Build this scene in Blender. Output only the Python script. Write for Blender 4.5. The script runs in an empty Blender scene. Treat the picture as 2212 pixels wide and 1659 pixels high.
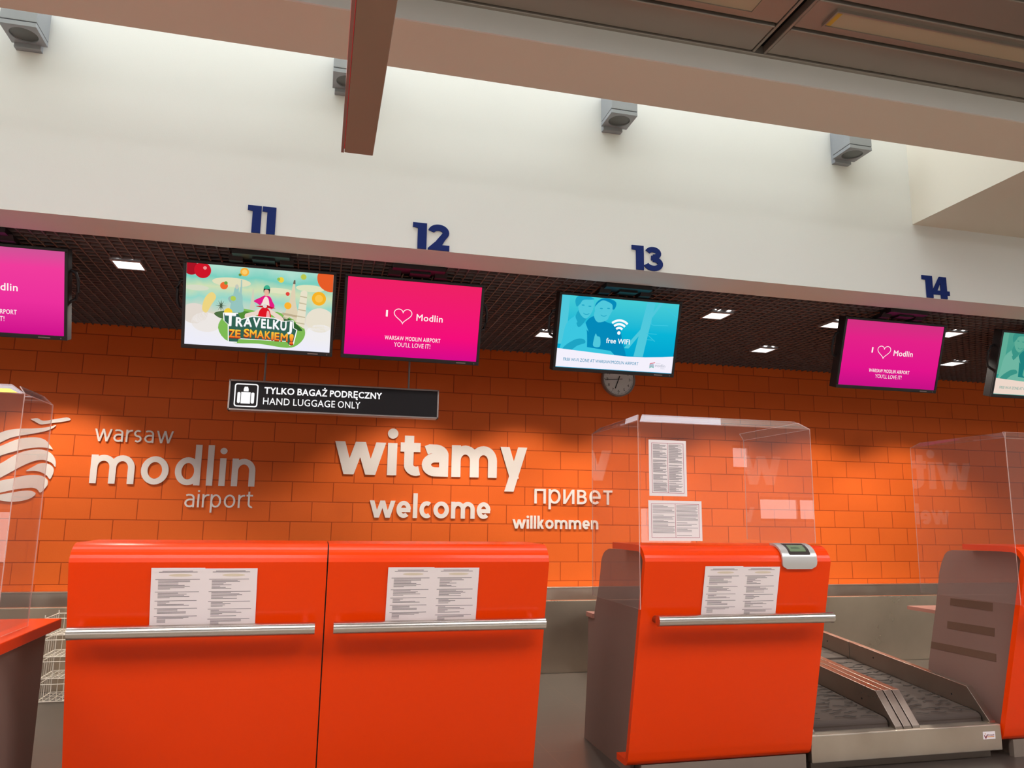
import bpy, bmesh, math, random
from mathutils import Vector, Matrix

random.seed(7)
SC = bpy.context.scene
COL = SC.collection
PI = math.pi

# ------------------------------------------------------------------ camera
CAM_H = 1.36
yaw, pit, roll = 0.24444, 0.16892, 0.013632
fwd = Vector((math.sin(yaw) * math.cos(pit), math.cos(yaw) * math.cos(pit), math.sin(pit)))
r0 = fwd.cross(Vector((0, 0, 1))).normalized()
u0 = r0.cross(fwd)
rr = math.cos(roll) * r0 + math.sin(roll) * u0
uu = -math.sin(roll) * r0 + math.cos(roll) * u0
cam = bpy.data.cameras.new('camera')
cam.sensor_width = 36.0
cam.sensor_fit = 'HORIZONTAL'
cam.lens = 1660.0 * 36.0 / 2212.0
cam.clip_start = 0.05
cam_o = bpy.data.objects.new('camera', cam)
COL.objects.link(cam_o)
M = Matrix((rr, uu, -fwd)).transposed().to_4x4()
M.translation = Vector((0, 0, CAM_H))
cam_o.matrix_world = M
SC.camera = cam_o

# ------------------------------------------------------------------ world, exposure, light levels
w = bpy.data.worlds.new('world')
w.use_nodes = True
w.node_tree.nodes['Background'].inputs[0].default_value = (0.9, 0.95, 1.0, 1)
w.node_tree.nodes['Background'].inputs[1].default_value = 0.3
SC.world = w
SC.view_settings.view_transform = 'Standard'
SC.view_settings.look = 'None'
SC.view_settings.exposure = 0.0
SC.view_settings.gamma = 1.0
SC.view_settings.use_curve_mapping = False
SKYLIGHT = 5.5       # radiance of the skylight glass over the light well
WINDOW = 4.0         # radiance of the hall windows behind the camera
HALL_FILL = 12.5           # radiance of the unseen ceiling panels added to brighten the hall
DOWNLIGHT = 170.0     # watts of each recessed downlight over the check-in area


# ------------------------------------------------------------------ helpers
def lin(r, g, b):
    def f(c):
        c /= 255.0
        return c / 12.92 if c <= 0.04045 else ((c + 0.055) / 1.055) ** 2.4
    return (f(r), f(g), f(b), 1)


def mat(name, col, rough=0.5, metal=0.0, spec=0.5, coat=0.0, emit=0.0, noise=0.0, nscale=8.0, bump=0.0, bscale=60.0, stretch=None):
    m = bpy.data.materials.new(name)
    m.use_nodes = True
    nt = m.node_tree
    b = nt.nodes['Principled BSDF']
    if len(col) == 3:
        col = (*col, 1)
    b.inputs['Base Color'].default_value = col
    b.inputs['Roughness'].default_value = rough
    b.inputs['Metallic'].default_value = metal
    b.inputs['Specular IOR Level'].default_value = spec
    b.inputs['Coat Weight'].default_value = coat
    b.inputs['Coat Roughness'].default_value = 0.12
    if emit:
        b.inputs['Emission Color'].default_value = col
        b.inputs['Emission Strength'].default_value = emit
    if noise or bump:
        tc = nt.nodes.new('ShaderNodeTexCoord')
        mp = nt.nodes.new('ShaderNodeMapping')
        nt.links.new(tc.outputs['Object'], mp.inputs['Vector'])
        if stretch:
            mp.inputs['Scale'].default_value = stretch
    if noise:
        n = nt.nodes.new('ShaderNodeTexNoise')
        n.inputs['Scale'].default_value = nscale
        n.inputs['Detail'].default_value = 5
        nt.links.new(mp.outputs['Vector'], n.inputs['Vector'])
        mx = nt.nodes.new('ShaderNodeMixRGB')
        mx.inputs[1].default_value = tuple(c * (1 - noise) for c in col[:3]) + (1,)
        mx.inputs[2].default_value = tuple(min(1, c * (1 + noise)) for c in col[:3]) + (1,)
        nt.links.new(n.outputs['Fac'], mx.inputs[0])
        nt.links.new(mx.outputs[0], b.inputs['Base Color'])
        if metal:
            mr = nt.nodes.new('ShaderNodeMapRange')
            mr.inputs['To Min'].default_value = max(0.05, rough - 0.12)
            mr.inputs['To Max'].default_value = rough + 0.15
            nt.links.new(n.outputs['Fac'], mr.inputs['Value'])
            nt.links.new(mr.outputs[0], b.inputs['Roughness'])
    if bump:
        n2 = nt.nodes.new('ShaderNodeTexNoise')
        n2.inputs['Scale'].default_value = bscale
        nt.links.new(mp.outputs['Vector'], n2.inputs['Vector'])
        bp = nt.nodes.new('ShaderNodeBump')
        bp.inputs['Strength'].default_value = bump
        bp.inputs['Distance'].default_value = 0.01
        nt.links.new(n2.outputs['Fac'], bp.inputs['Height'])
        nt.links.new(bp.outputs[0], b.inputs['Normal'])
    return m


def emat(name, col, strength=1.0):
    m = bpy.data.materials.new(name)
    m.use_nodes = True
    nt = m.node_tree
    nt.nodes.clear()
    e = nt.nodes.new('ShaderNodeEmission')
    o = nt.nodes.new('ShaderNodeOutputMaterial')
    e.inputs[0].default_value = col if len(col) == 4 else (*col, 1)
    e.inputs[1].default_value = strength
    nt.links.new(e.outputs[0], o.inputs[0])
    return m


def ramp_emat(name, stops, z0, z1, strength=1.0, nz=0.0, nscale=3.0, horiz=0.0):
    """A lit display: the picture's colours run from the bottom (z0) to the top (z1) of the panel."""
    m = emat(name, (1, 1, 1), strength)
    nt = m.node_tree
    e = [n for n in nt.nodes if n.type == 'EMISSION'][0]
    tc = nt.nodes.new('ShaderNodeTexCoord')
    sp = nt.nodes.new('ShaderNodeSeparateXYZ')
    nt.links.new(tc.outputs['Object'], sp.inputs[0])
    mr = nt.nodes.new('ShaderNodeMapRange')
    mr.inputs['From Min'].default_value = z0
    mr.inputs['From Max'].default_value = z1
    nt.links.new(sp.outputs['Z'], mr.inputs['Value'])
    src = mr.outputs[0]
    if horiz:
        ma = nt.nodes.new('ShaderNodeMath')
        ma.operation = 'MULTIPLY_ADD'
        ma.inputs[1].default_value = horiz
        nt.links.new(sp.outputs['X'], ma.inputs[0])
        nt.links.new(src, ma.inputs[2])
        src = ma.outputs[0]
    if nz:
        n = nt.nodes.new('ShaderNodeTexNoise')
        n.inputs['Scale'].default_value = nscale
        n.inputs['Detail'].default_value = 4
        nt.links.new(tc.outputs['Object'], n.inputs['Vector'])
        ma = nt.nodes.new('ShaderNodeMath')
        ma.operation = 'MULTIPLY_ADD'
        ma.inputs[1].default_value = nz
        nt.links.new(n.outputs['Fac'], ma.inputs[0])
        nt.links.new(src, ma.inputs[2])
        sb = nt.nodes.new('ShaderNodeMath')
        sb.operation = 'SUBTRACT'
        sb.inputs[1].default_value = nz * 0.5
        nt.links.new(ma.outputs[0], sb.inputs[0])
        src = sb.outputs[0]
    cr = nt.nodes.new('ShaderNodeValToRGB')
    els = cr.color_ramp.elements
    while len(els) < len(stops):
        els.new(0.5)
    for el, (p, c) in zip(els, stops):
        el.position = p
        el.color = c
    nt.links.new(src, cr.inputs[0])
    nt.links.new(cr.outputs[0], e.inputs[0])
    return m


class MB:
    """Collects boxes, prisms, tubes and strokes into ONE mesh."""

    def __init__(s):
        s.v, s.f, s.m, s.cur, s.M = [], [], [], 0, None

    def add(s, vs, fs):
        o = len(s.v)
        for p in vs:
            p = Vector(p)
            s.v.append(s.M @ p if s.M else p)
        for f in fs:
            s.f.append([i + o for i in f])
            s.m.append(s.cur)
        return s

    def box(s, x0, x1, y0, y1, z0, z1):
        v = [(x, y, z) for x in (x0, x1) for y in (y0, y1) for z in (z0, z1)]
        return s.add(v, [(0, 1, 3, 2), (4, 6, 7, 5), (0, 4, 5, 1), (2, 3, 7, 6), (0, 2, 6, 4), (1, 5, 7, 3)])

    def prism(s, poly, P, d0, d1):
        """poly of (u, v); P(u, v, d) -> point; from depth d0 to d1."""
        n = len(poly)
        v = [P(a, b, d0) for a, b in poly] + [P(a, b, d1) for a, b in poly]
        f = [list(range(n)), list(range(2 * n - 1, n - 1, -1))]
        f += [(i, i + n, (i + 1) % n + n, (i + 1) % n) for i in range(n)]
        return s.add(v, f)

    def ring(s, outer, inner, P, d0, d1):
        n = len(outer)
        v = [P(a, b, d) for d in (d0, d1) for L in (outer, inner) for a, b in L]
        f = []
        for i in range(n):
            j = (i + 1) % n
            f += [(i, j, n + j, n + i), (2 * n + i, 3 * n + i, 3 * n + j, 2 * n + j),
                  (i, 2 * n + i, 2 * n + j, j), (n + i, n + j, 3 * n + j, 3 * n + i)]
        return s.add(v, f)

    def stroke(s, pts, wd, P, d0, d1, closed=False):
        pts = [p for i, p in enumerate(pts) if i == 0 or math.dist(p, pts[i - 1]) > 1e-5]
        n = len(pts)
        L, R = [], []
        for i in range(n):
            a = pts[i - 1] if (i or closed) else None
            b = pts[(i + 1) % n] if (i < n - 1 or closed) else None
            c = pts[i]
            ds = []
            if a is not None:
                ds.append((Vector(c) - Vector(a)).normalized())
            if b is not None:
                ds.append((Vector(b) - Vector(c)).normalized())
            t = sum(ds, Vector((0, 0)))
            t = t.normalized() if t.length > 1e-6 else ds[0]
            nn = Vector((-t.y, t.x))
            k = 1.0 / max(0.45, nn.dot(Vector((-ds[0].y, ds[0].x))))
            L.append(tuple(Vector(c) + nn * wd / 2 * k))
            R.append(tuple(Vector(c) - nn * wd / 2 * k))
        if closed:
            return s.ring(L, R, P, d0, d1)
        for i in range(n - 1):
            s.prism([R[i], R[i + 1], L[i + 1], L[i]], P, d0, d1)
        return s

    def disc(s, cu, cv, ru, rv, P, d0, d1, n=32):
        return s.prism([(cu + ru * math.cos(2 * PI * i / n), cv + rv * math.sin(2 * PI * i / n)) for i in range(n)], P, d0, d1)

    def tube(s, pts, r, n=12, caps=True):
        pts = [Vector(p) for p in pts]
        o = []
        up = Vector((0.31, 0.17, 0.93))
        vs, fs = [], []
        for i, p in enumerate(pts):
            t = ((pts[i + 1] - p) if i < len(pts) - 1 else (p - pts[i - 1])).normalized()
            if 0 < i < len(pts) - 1:
                t = ((pts[i + 1] - p).normalized() + (p - pts[i - 1]).normalized()).normalized()
            a = t.cross(up).normalized()
            b = a.cross(t)
            for k in range(n):
                an = 2 * PI * k / n
                vs.append(p + a * r * math.cos(an) + b * r * math.sin(an))
        for i in range(len(pts) - 1):
            for k in range(n):
                j = (k + 1) % n
                fs.append((i * n + k, i * n + j, (i + 1) * n + j, (i + 1) * n + k))
        if caps:
            fs += [list(range(n - 1, -1, -1)), [(len(pts) - 1) * n + k for k in range(n)]]
        return s.add(vs, fs)

    def build(s, name, mats, parent=None, smooth=False, bevel=0.0, segs=2):
        me = bpy.data.meshes.new(name)
        off = ROOT_LOC.get(parent, Vector((0, 0, 0)))
        me.from_pydata([tuple(p - off) for p in s.v], [], s.f)
        if not isinstance(mats, (list, tuple)):
            mats = [mats]
        for m in mats:
            me.materials.append(m)
        for p, k in zip(me.polygons, s.m):
            p.material_index = k
        bm = bmesh.new()
        bm.from_mesh(me)
        bmesh.ops.recalc_face_normals(bm, faces=bm.faces)
        bm.to_mesh(me)
        bm.free()
        if smooth:
            for p in me.polygons:
                p.use_smooth = True
            try:
                me.set_sharp_from_angle(angle=math.radians(38))
            except Exception:
                pass
        o = bpy.data.objects.new(name, me)
        COL.objects.link(o)
        if bevel:
            b = o.modifiers.new('bevel', 'BEVEL')
            b.width = bevel
            b.segments = segs
            b.limit_method = 'ANGLE'
            b.angle_limit = math.radians(40)
        if parent is not None:
            o.parent = parent
            ROOT_LOC[o] = off
        return o


ROOT_LOC = {}


def tag(o, label, cat, group=None):
    o['label'] = label
    o['category'] = cat
    if group:
        o['group'] = group
    return o


def thing(name, loc, label, cat, group=None):
    o = bpy.data.objects.new(name, None)
    o.empty_display_size = 0.1
    COL.objects.link(o)
    o.location = loc
    ROOT_LOC[o] = Vector(loc)
    return tag(o, label, cat, group)


def struct(name, mb, m, **k):
    o = mb.build(name, m, **k)
    o['kind'] = 'structure'
    return o


def dup(root, loc, label):
    r = root.copy()
    COL.objects.link(r)
    r.location = loc
    r['label'] = label
    ROOT_LOC[r] = Vector(loc)
    for ch in list(root.children):
        c = ch.copy()
        COL.objects.link(c)
        c.parent = r
        for g in ch.children:
            d = g.copy()
            COL.objects.link(d)
            d.parent = c
    return r


def ell(cx, cy, rx, ry, a0, a1, n=14):
    return [(cx + rx * math.cos(math.radians(a0 + (a1 - a0) * i / n)), cy + ry * math.sin(math.radians(a0 + (a1 - a0) * i / n))) for i in range(n + 1)]


def rrect(x0, x1, y0, y1, r, n=5):
    return (ell(x1 - r, y0 + r, r, r, -90, 0, n) + ell(x1 - r, y1 - r, r, r, 0, 90, n)
            + ell(x0 + r, y1 - r, r, r, 90, 180, n) + ell(x0 + r, y0 + r, r, r, 180, 270, n))


def smooth_poly(p, k=4):
    n = len(p)
    out = []
    for i in range(n):
        p0, p1, p2, p3 = [Vector(p[(i + j) % n]) for j in (-1, 0, 1, 2)]
        for q in range(k):
            t = q / k
            out.append(tuple(0.5 * ((2 * p1) + (p2 - p0) * t + (2 * p0 - 5 * p1 + 4 * p2 - p3) * t * t + (-p0 + 3 * p1 - 3 * p2 + p3) * t ** 3)))
    return out


# --------- lettering drawn with strokes (x-height 1, stroke weight wt)
def glyph(c, wt, A=1.4):
    h = wt / 2
    I = []
    S = lambda p, cl=False: I.append(('s', p, cl))

    def D(x0, y0, x1, y1, k=1.0):
        L = math.hypot(x1 - x0, y1 - y0)
        q = h * L / abs(y1 - y0) * k
        I.append(('p', [(x0 - q, y0), (x0 + q, y0), (x1 + q, y1), (x1 - q, y1)]))
    n = 0.55 + 1.1 * wt
    if c in 'nmh':
        W = n
        rx = W / 2 - h
        ry = min(0.45, rx * 1.15)
        S([(h, 0), (h, 1)])
        S([(h, 1 - h - ry)] + ell(W / 2, 1 - h - ry, rx, ry, 180, 0) + [(W - h, 0)])
        if c == 'm':
            W2 = W - wt
            S([(W2 + h, 1 - h - ry)] + ell(W2 + W / 2, 1 - h - ry, rx, ry, 180, 0) + [(W2 + W - h, 0)])
            W = W2 + W
    elif c == 'o':
        W = 0.68 + 0.9 * wt
        S(ell(W / 2, 0.5, W / 2 - h, 0.5 - h, 0, 350, 35), True)
    elif c in 'dpр':
        W = 0.62 + 0.95 * wt
        S(ell(W / 2, 0.5, W / 2 - h, 0.5 - h, 0, 350, 35), True)
        S([(W - h, 0), (W - h, A)] if c == 'd' else [(h, -0.38), (h, 1)])
    elif c in 'il':
        W = wt
        S([(h, 0), (h, A if c == 'l' else 1)])
        if c == 'i':
            I.append(('p', ell(h, 1.18 + 0.4 * wt, wt * 0.56, wt * 0.56, 0, 345, 23)))
    elif c == 'a':
        W = 0.55 + 0.95 * wt
        S([(0.10 * W + h * 0.3, 1 - h - 0.05), (0.3 * W, 1 - h)] + ell(W * 0.5, 0.72 - h * 0.4, W * 0.5 - h, 0.28 - h * 0.6, 85, 0) + [(W - h, 0)])
        S([(W - h, 0.58), (W * 0.55, 0.58)] + ell(W * 0.5, 0.29 + h / 2, W * 0.5 - h, 0.29 - h / 2, 95, 265) + [(W * 0.62, h), (W - h, 0.16)])
    elif c in 'eе':
        W = 0.62 + 0.8 * wt
        S(ell(W / 2, 0.5, W / 2 - h, 0.5 - h, 0, 312, 26))
        S([(h, 0.5 - h * 0.3), (W - h * 0.2, 0.5 - h * 0.3)])
    elif c == 'c':
        W = 0.5 + 0.75 * wt
        S(ell(W / 2 + 0.07, 0.5, W / 2 - h + 0.07, 0.5 - h, 55, 305, 22))
    elif c == 's':
        W = 0.5 + 0.5 * wt
        ry = (1 - 2 * h) / 4
        S(ell(W / 2, 1 - h - ry, W / 2 - h, ry, 42, 270, 18) + ell(W / 2, h + ry, W / 2 - h, ry, 90, -140, 18)[1:])
    elif c == 'r':
        W = 0.36 + 0.8 * wt
        S([(h, 0), (h, 1)])
        S([(h, 0.5)] + ell(h + 0.34, 1 - h - 0.36, 0.34, 0.36, 180, 78, 8))
    elif c == 't':
        W = 0.34 + 0.95 * wt
        x0 = 0.12 + h
        S([(x0, A * 0.93), (x0, 0.34)] + ell(x0 + 0.24, 0.34, 0.24, 0.34 - h, 180, 270, 8) + [(W - 0.02, h * 1.15)])
        S([(0, 1 - h * 0.8), (W, 1 - h * 0.8)])
    elif c == 'w':
        W = 0.98 + 1.9 * wt
        q = h * 1.06
        x = [q, W * 0.29, W / 2, W * 0.71, W - q]
        for i in range(4):
            D(x[i], 1 - i % 2, x[i + 1], i % 2)
    elif c == 'y':
        W = 0.56 + 1.15 * wt
        D(h * 1.08, 1, W * 0.53, 0.0)
        D(W - h * 1.08, 1, W * 0.34, -0.42)
    elif c == 'k':
        W = 0.5 + 0.95 * wt
        S([(h, 0), (h, A)])
        D(W - h * 1.3, 1, wt * 0.9, 0.36)
        D(wt * 1.25, 0.58, W - h * 1.2, 0)
    elif c == 'п':
        W = n
        S([(h, 0), (h, 1)])
        S([(W - h, 0), (W - h, 1)])
        S([(0, 1 - h), (W, 1 - h)])
    elif c == 'и':
        W = n
        S([(h, 0), (h, 1)])
        S([(W - h, 0), (W - h, 1)])
        D(h * 1.3, 0.02, W - h * 1.3, 0.98, 0.8)
    elif c == 'в':
        W = 0.5 + 0.8 * wt
        S([(h, 0), (h, 1)])
        S([(h, 1 - h), (W * 0.5, 1 - h)] + ell(W * 0.5, 0.76 - h / 2, W * 0.44 - h, 0.24 - h / 2, 90, -90, 10) + [(h, 0.52)])
        S([(W * 0.5, 0.52)] + ell(W * 0.52, 0.26 + h / 2, W * 0.48 - h, 0.26 - h / 2, 90, -90, 10) + [(h, h)])
    elif c == 'т':
        W = 0.5 + 0.6 * wt
        S([(W / 2, 0), (W / 2, 1)])
        S([(0, 1 - h), (W, 1 - h)])
    else:
        W = 0.3
    return W, I


def stroke_word(word, wt, x0, x1, base, xh, P, d0, d1, m, parent, gap=0.17, A=1.4, name='letter'):
    adv = 0
    pl = []
    for c in word:
        W, I = glyph(c, wt, A)
        pl.append((adv, I))
        g = gap * (0.55 if c in 'wyrt' else 1)
        adv += W + g
    tot = adv - g
    sx = (x1 - x0) / tot
    for a, I in pl:
        mb = MB()
        Q = lambda u, v, d: P(x0 + (a + u) * sx, base + v * xh, d)
        for i, it in enumerate(I):
            if it[0] == 's':
                mb.stroke(it[1], wt, Q, d0, d1 + i * 0.0004, it[2])
            else:
                mb.prism(it[1], Q, d0, d1 + i * 0.0004)
        mb.build(name, m, parent)


_tc = {}


def text_mesh(body, off=0.0, spacing=1.0, res=3):
    k = (body, off, spacing)
    if k in _tc:
        return _tc[k]
    c = bpy.data.curves.new('lettering', 'FONT')
    c.body = body
    c.offset = off
    c.space_character = spacing
    c.resolution_u = res
    o = bpy.data.objects.new('lettering', c)
    COL.objects.link(o)
    dg = bpy.context.evaluated_depsgraph_get()
    dg.update()
    me = bpy.data.meshes.new_from_object(o.evaluated_get(dg))
    vs = [(v.co.x, v.co.y) for v in me.vertices]
    fs = [list(p.vertices) for p in me.polygons]
    bpy.data.objects.remove(o)
    bpy.data.curves.remove(c)
    bpy.data.meshes.remove(me)
    xs = [v[0] for v in vs]
    _tc[k] = (vs, fs, min(xs), max(xs))
    return _tc[k]


def put_text(mb, body, x0, x1, base, cap, P, d, off=0.0, spacing=1.0):
    """flat lettering: fits x0..x1, capital height cap (the font's own capitals are 0.715 high)."""
    vs, fs, a, b = text_mesh(body, 0.0, spacing)
    a, b = a - off, b + off
    sx = (x1 - x0) / (b - a)
    sy = cap / (0.715 + 2 * off)
    sh = [(0, 0)] if not off else [(off * math.cos(k * PI / 4), off * math.sin(k * PI / 4)) for k in range(8)]
    for k, (du, dv) in enumerate(sh):
        mb.add([P(x0 + (u + du - a) * sx, base + (v + dv + off) * sy, d + k * 1e-5) for u, v in vs], fs)
    return mb


# ------------------------------------------------------------------ materials
M_white = mat('white wall paint', lin(226, 227, 222), 0.75, spec=0.2, bump=0.04, bscale=180)
M_beam = mat('beam paint', lin(220, 214, 198), 0.8, spec=0.2)
M_orange = mat('orange lacquer', lin(240, 62, 0), 0.30, spec=0.22, coat=0.08, noise=0.02, nscale=3)
M_edge = mat('orange edge lacquer', lin(226, 58, 4), 0.4)
M_grey = mat('grey brown laminate', lin(134, 104, 93), 0.55, noise=0.03, nscale=40)
M_slot = mat('brown slot strip', lin(104, 76, 60), 0.6)
M_plinth = mat('plinth grey', lin(128, 112, 100), 0.5, noise=0.06, nscale=12)
M_steel = mat('brushed steel', (0.62, 0.54, 0.45), 0.33, metal=0.95, noise=0.16, nscale=5.0, stretch=(1, 1, 1))
M_railsteel = mat('belt rail steel', (0.37, 0.30, 0.25), 0.3, metal=0.95, noise=0.12, nscale=6.0)
M_plate = mat('reflection mottled steel', (0.60, 0.49, 0.37), 0.30, metal=0.95, noise=0.34, nscale=1.6, bump=0.5, bscale=1.3)  # colour noise stands in for blotchy reflections on the plates
M_rail = mat('satin steel tube', (0.62, 0.57, 0.52), 0.27, metal=1.0)
M_dark = mat('dark void', (0.012, 0.009, 0.008), 0.9)
M_black = mat('black plastic', (0.012, 0.011, 0.012), 0.45)
M_grid = mat('grid lamella grey', lin(108, 98, 98), 0.6)
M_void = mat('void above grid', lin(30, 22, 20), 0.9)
M_metalceil = mat('metal ceiling panel', lin(166, 158, 148), 0.34, metal=0.6, spec=0.5)
M_lampgrey = mat('grey lamp metal', lin(150, 154, 158), 0.5, metal=0.3)
M_lens = mat('dark lamp lens', lin(88, 92, 90), 0.25)
M_letter = mat('white lettering', lin(240, 228, 222), 0.5)
M_navy = mat('navy numerals', lin(20, 40, 104), 0.6, spec=0.15)
M_paper = mat('paper', lin(240, 226, 224), 0.8, spec=0.1)
M_ink = mat('ink', lin(120, 108, 112), 0.8)
M_inkred = mat('red border ink', lin(176, 70, 92), 0.8)
M_stain = mat('faded ink', lin(222, 204, 180), 0.8)
M_alu = mat('aluminium frame', lin(158, 146, 142), 0.4, metal=0.6)
M_signred = mat('red sign face', lin(196, 30, 40), 0.25, coat=0.5, emit=0.6)
M_signbrown = mat('brown sign case', lin(144, 128, 112), 0.45)
M_rubber = mat('belt rubber', lin(60, 46, 38), 0.75)
M_groove = mat('belt groove', lin(28, 20, 16), 0.8)
M_silver = mat('silver plastic', lin(206, 202, 198), 0.3, metal=0.4)
M_lcd = mat('green lcd', lin(112, 132, 100), 0.2)
M_lcdink = mat('lcd ink', lin(66, 84, 62), 0.3)
M_wire = mat('white wire', lin(232, 220, 205), 0.4)
M_clear = mat('clear bag', lin(190, 175, 160), 0.2)
M_clockface = mat('clock face', lin(240, 238, 236), 0.5)
M_clockrim = mat('clock rim', lin(150, 140, 136), 0.35)
M_clockink = mat('clock ink', lin(28, 24, 26), 0.5)
M_lit = emat('lit white', (1.0, 0.99, 1.0), 1.0)
M_diff = emat('lamp glass', (1.0, 0.97, 0.93), 2.2)
M_yellow = mat('yellow film', lin(240, 220, 30), 0.3)
M_label = mat('white label', lin(238, 226, 228), 0.6)


def block_wall():
    m = bpy.data.materials.new('painted blockwork')
    m.use_nodes = True
    nt = m.node_tree
    b = nt.nodes['Principled BSDF']
    b.inputs['Roughness'].default_value = 0.55
    b.inputs['Specular IOR Level'].default_value = 0.25
    tc = nt.nodes.new('ShaderNodeTexCoord')
    sp = nt.nodes.new('ShaderNodeSeparateXYZ')
    cb = nt.nodes.new('ShaderNodeCombineXYZ')
    nt.links.new(tc.outputs['Object'], sp.inputs[0])
    ax = nt.nodes.new('ShaderNodeMath'); ax.operation = 'ADD'; ax.inputs[1].default_value = 20.04
    az = nt.nodes.new('ShaderNodeMath'); az.operation = 'ADD'; az.inputs[1].default_value = -1.265 + 0.198 * 40
    nt.links.new(sp.outputs['X'], ax.inputs[0]); nt.links.new(sp.outputs['Z'], az.inputs[0])
    nt.links.new(ax.outputs[0], cb.inputs[0]); nt.links.new(az.outputs[0], cb.inputs[1])
    br = nt.nodes.new('ShaderNodeTexBrick')
    br.offset = 0.5
    br.inputs['Scale'].default_value = 1.0
    br.inputs['Brick Width'].default_value = 0.404
    br.inputs['Row Height'].default_value = 0.198
    br.inputs['Mortar Size'].default_value = 0.0045
    br.inputs['Mortar Smooth'].default_value = 0.35
    br.inputs['Color1'].default_value = lin(238, 106, 34)
    br.inputs['Color2'].default_value = lin(233, 101, 31)
    br.inputs['Mortar'].default_value = lin(186, 70, 17)
    nt.links.new(cb.outputs[0], br.inputs['Vector'])
    n = nt.nodes.new('ShaderNodeTexNoise')
    n.inputs['Scale'].default_value = 1.6
    n.inputs['Detail'].default_value = 6
    nt.links.new(tc.outputs['Object'], n.inputs['Vector'])
    mr = nt.nodes.new('ShaderNodeMapRange')
    mr.inputs['From Min'].default_value = 0.62; mr.inputs['From Max'].default_value = 0.85
    mr.inputs['To Max'].default_value = 0.25
    nt.links.new(n.outputs['Fac'], mr.inputs['Value'])
    mx = nt.nodes.new('ShaderNodeMixRGB')
    mx.inputs[2].default_value = lin(170, 62, 20)
    nt.links.new(mr.outputs[0], mx.inputs[0])
    nt.links.new(br.outputs['Color'], mx.inputs[1])
    nt.links.new(mx.outputs[0], b.inputs['Base Color'])
    n2 = nt.nodes.new('ShaderNodeTexNoise'); n2.inputs['Scale'].default_value = 90
    nt.links.new(tc.outputs['Object'], n2.inputs['Vector'])
    mh = nt.nodes.new('ShaderNodeMath'); mh.operation = 'MULTIPLY_ADD'
    mh.inputs[1].default_value = 0.12
    nt.links.new(n2.outputs['Fac'], mh.inputs[0])
    inv = nt.nodes.new('ShaderNodeMath'); inv.operation = 'SUBTRACT'; inv.inputs[0].default_value = 1.0
    nt.links.new(br.outputs['Fac'], inv.inputs[1])
    nt.links.new(inv.outputs[0], mh.inputs[2])
    bp = nt.nodes.new('ShaderNodeBump'); bp.inputs['Distance'].default_value = 0.006; bp.inputs['Strength'].default_value = 0.8
    nt.links.new(mh.outputs[0], bp.inputs['Height'])
    nt.links.new(bp.outputs[0], b.inputs['Normal'])
    return m


def floor_tiles():
    m = bpy.data.materials.new('floor tiles')
    m.use_nodes = True
    nt = m.node_tree
    b = nt.nodes['Principled BSDF']
    b.inputs['Roughness'].default_value = 0.32
    tc = nt.nodes.new('ShaderNodeTexCoord')
    mp = nt.nodes.new('ShaderNodeMapping')
    mp.inputs['Location'].default_value = (0.21 + 5.5, 0.2, 0)
    nt.links.new(tc.outputs['Object'], mp.inputs[0])
    br = nt.nodes.new('ShaderNodeTexBrick')
    br.offset = 0.0
    br.inputs['Scale'].default_value = 1.0
    br.inputs['Brick Width'].default_value = 0.55
    br.inputs['Row Height'].default_value = 0.55
    br.inputs['Mortar Size'].default_value = 0.003
    br.inputs['Color1'].default_value = lin(72, 62, 56)
    br.inputs['Color2'].default_value = lin(70, 60, 54)
    br.inputs['Mortar'].default_value = lin(88, 70, 58)
    nt.links.new(mp.outputs[0], br.inputs['Vector'])
    nt.links.new(br.outputs['Color'], b.inputs['Base Color'])
    return m


def acrylic(name='clear acrylic', tint=(1.0, 0.985, 0.985)):
    m = bpy.data.materials.new(name)
    m.use_nodes = True
    nt = m.node_tree
    nt.nodes.clear()
    o = nt.nodes.new('ShaderNodeOutputMaterial')
    t = nt.nodes.new('ShaderNodeBsdfTransparent')
    t.inputs[0].default_value = (*tint, 1)
    g = nt.nodes.new('ShaderNodeBsdfGlossy')
    g.inputs['Roughness'].default_value = 0.0
    f = nt.nodes.new('ShaderNodeFresnel')
    geo = nt.nodes.new('ShaderNodeNewGeometry')
    ior = nt.nodes.new('ShaderNodeMapRange')
    ior.inputs['To Min'].default_value = 1.49
    ior.inputs['To Max'].default_value = 1.0 / 1.49
    nt.links.new(geo.outputs['Backfacing'], ior.inputs['Value'])
    nt.links.new(ior.outputs[0], f.inputs[0])
    mx = nt.nodes.new('ShaderNodeMixShader')
    nt.links.new(f.outputs[0], mx.inputs[0])
    nt.links.new(t.outputs[0], mx.inputs[1])
    nt.links.new(g.outputs[0], mx.inputs[2])
    d = nt.nodes.new('ShaderNodeBsdfDiffuse')
    d.inputs[0].default_value = (0.85, 0.82, 0.82, 1)
    m2 = nt.nodes.new('ShaderNodeMixShader')
    m2.inputs[0].default_value = 0.02
    nt.links.new(mx.outputs[0], m2.inputs[1])
    nt.links.new(d.outputs[0], m2.inputs[2])
    nt.links.new(m2.outputs[0], o.inputs[0])
    return m


M_wall = block_wall()
M_floor = floor_tiles()
M_hall = mat('hall floor bounce', lin(150, 138, 122), 0.35, noise=0.05, nscale=20)  # unseen hall floor, made lighter to bounce light onto beam and ceiling
M_acr = acrylic()
M_acredge = mat('acrylic edge', lin(230, 190, 180), 0.15, spec=0.8)
M_acredge.node_tree.nodes['Principled BSDF'].inputs['Alpha'].default_value = 0.55

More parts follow.
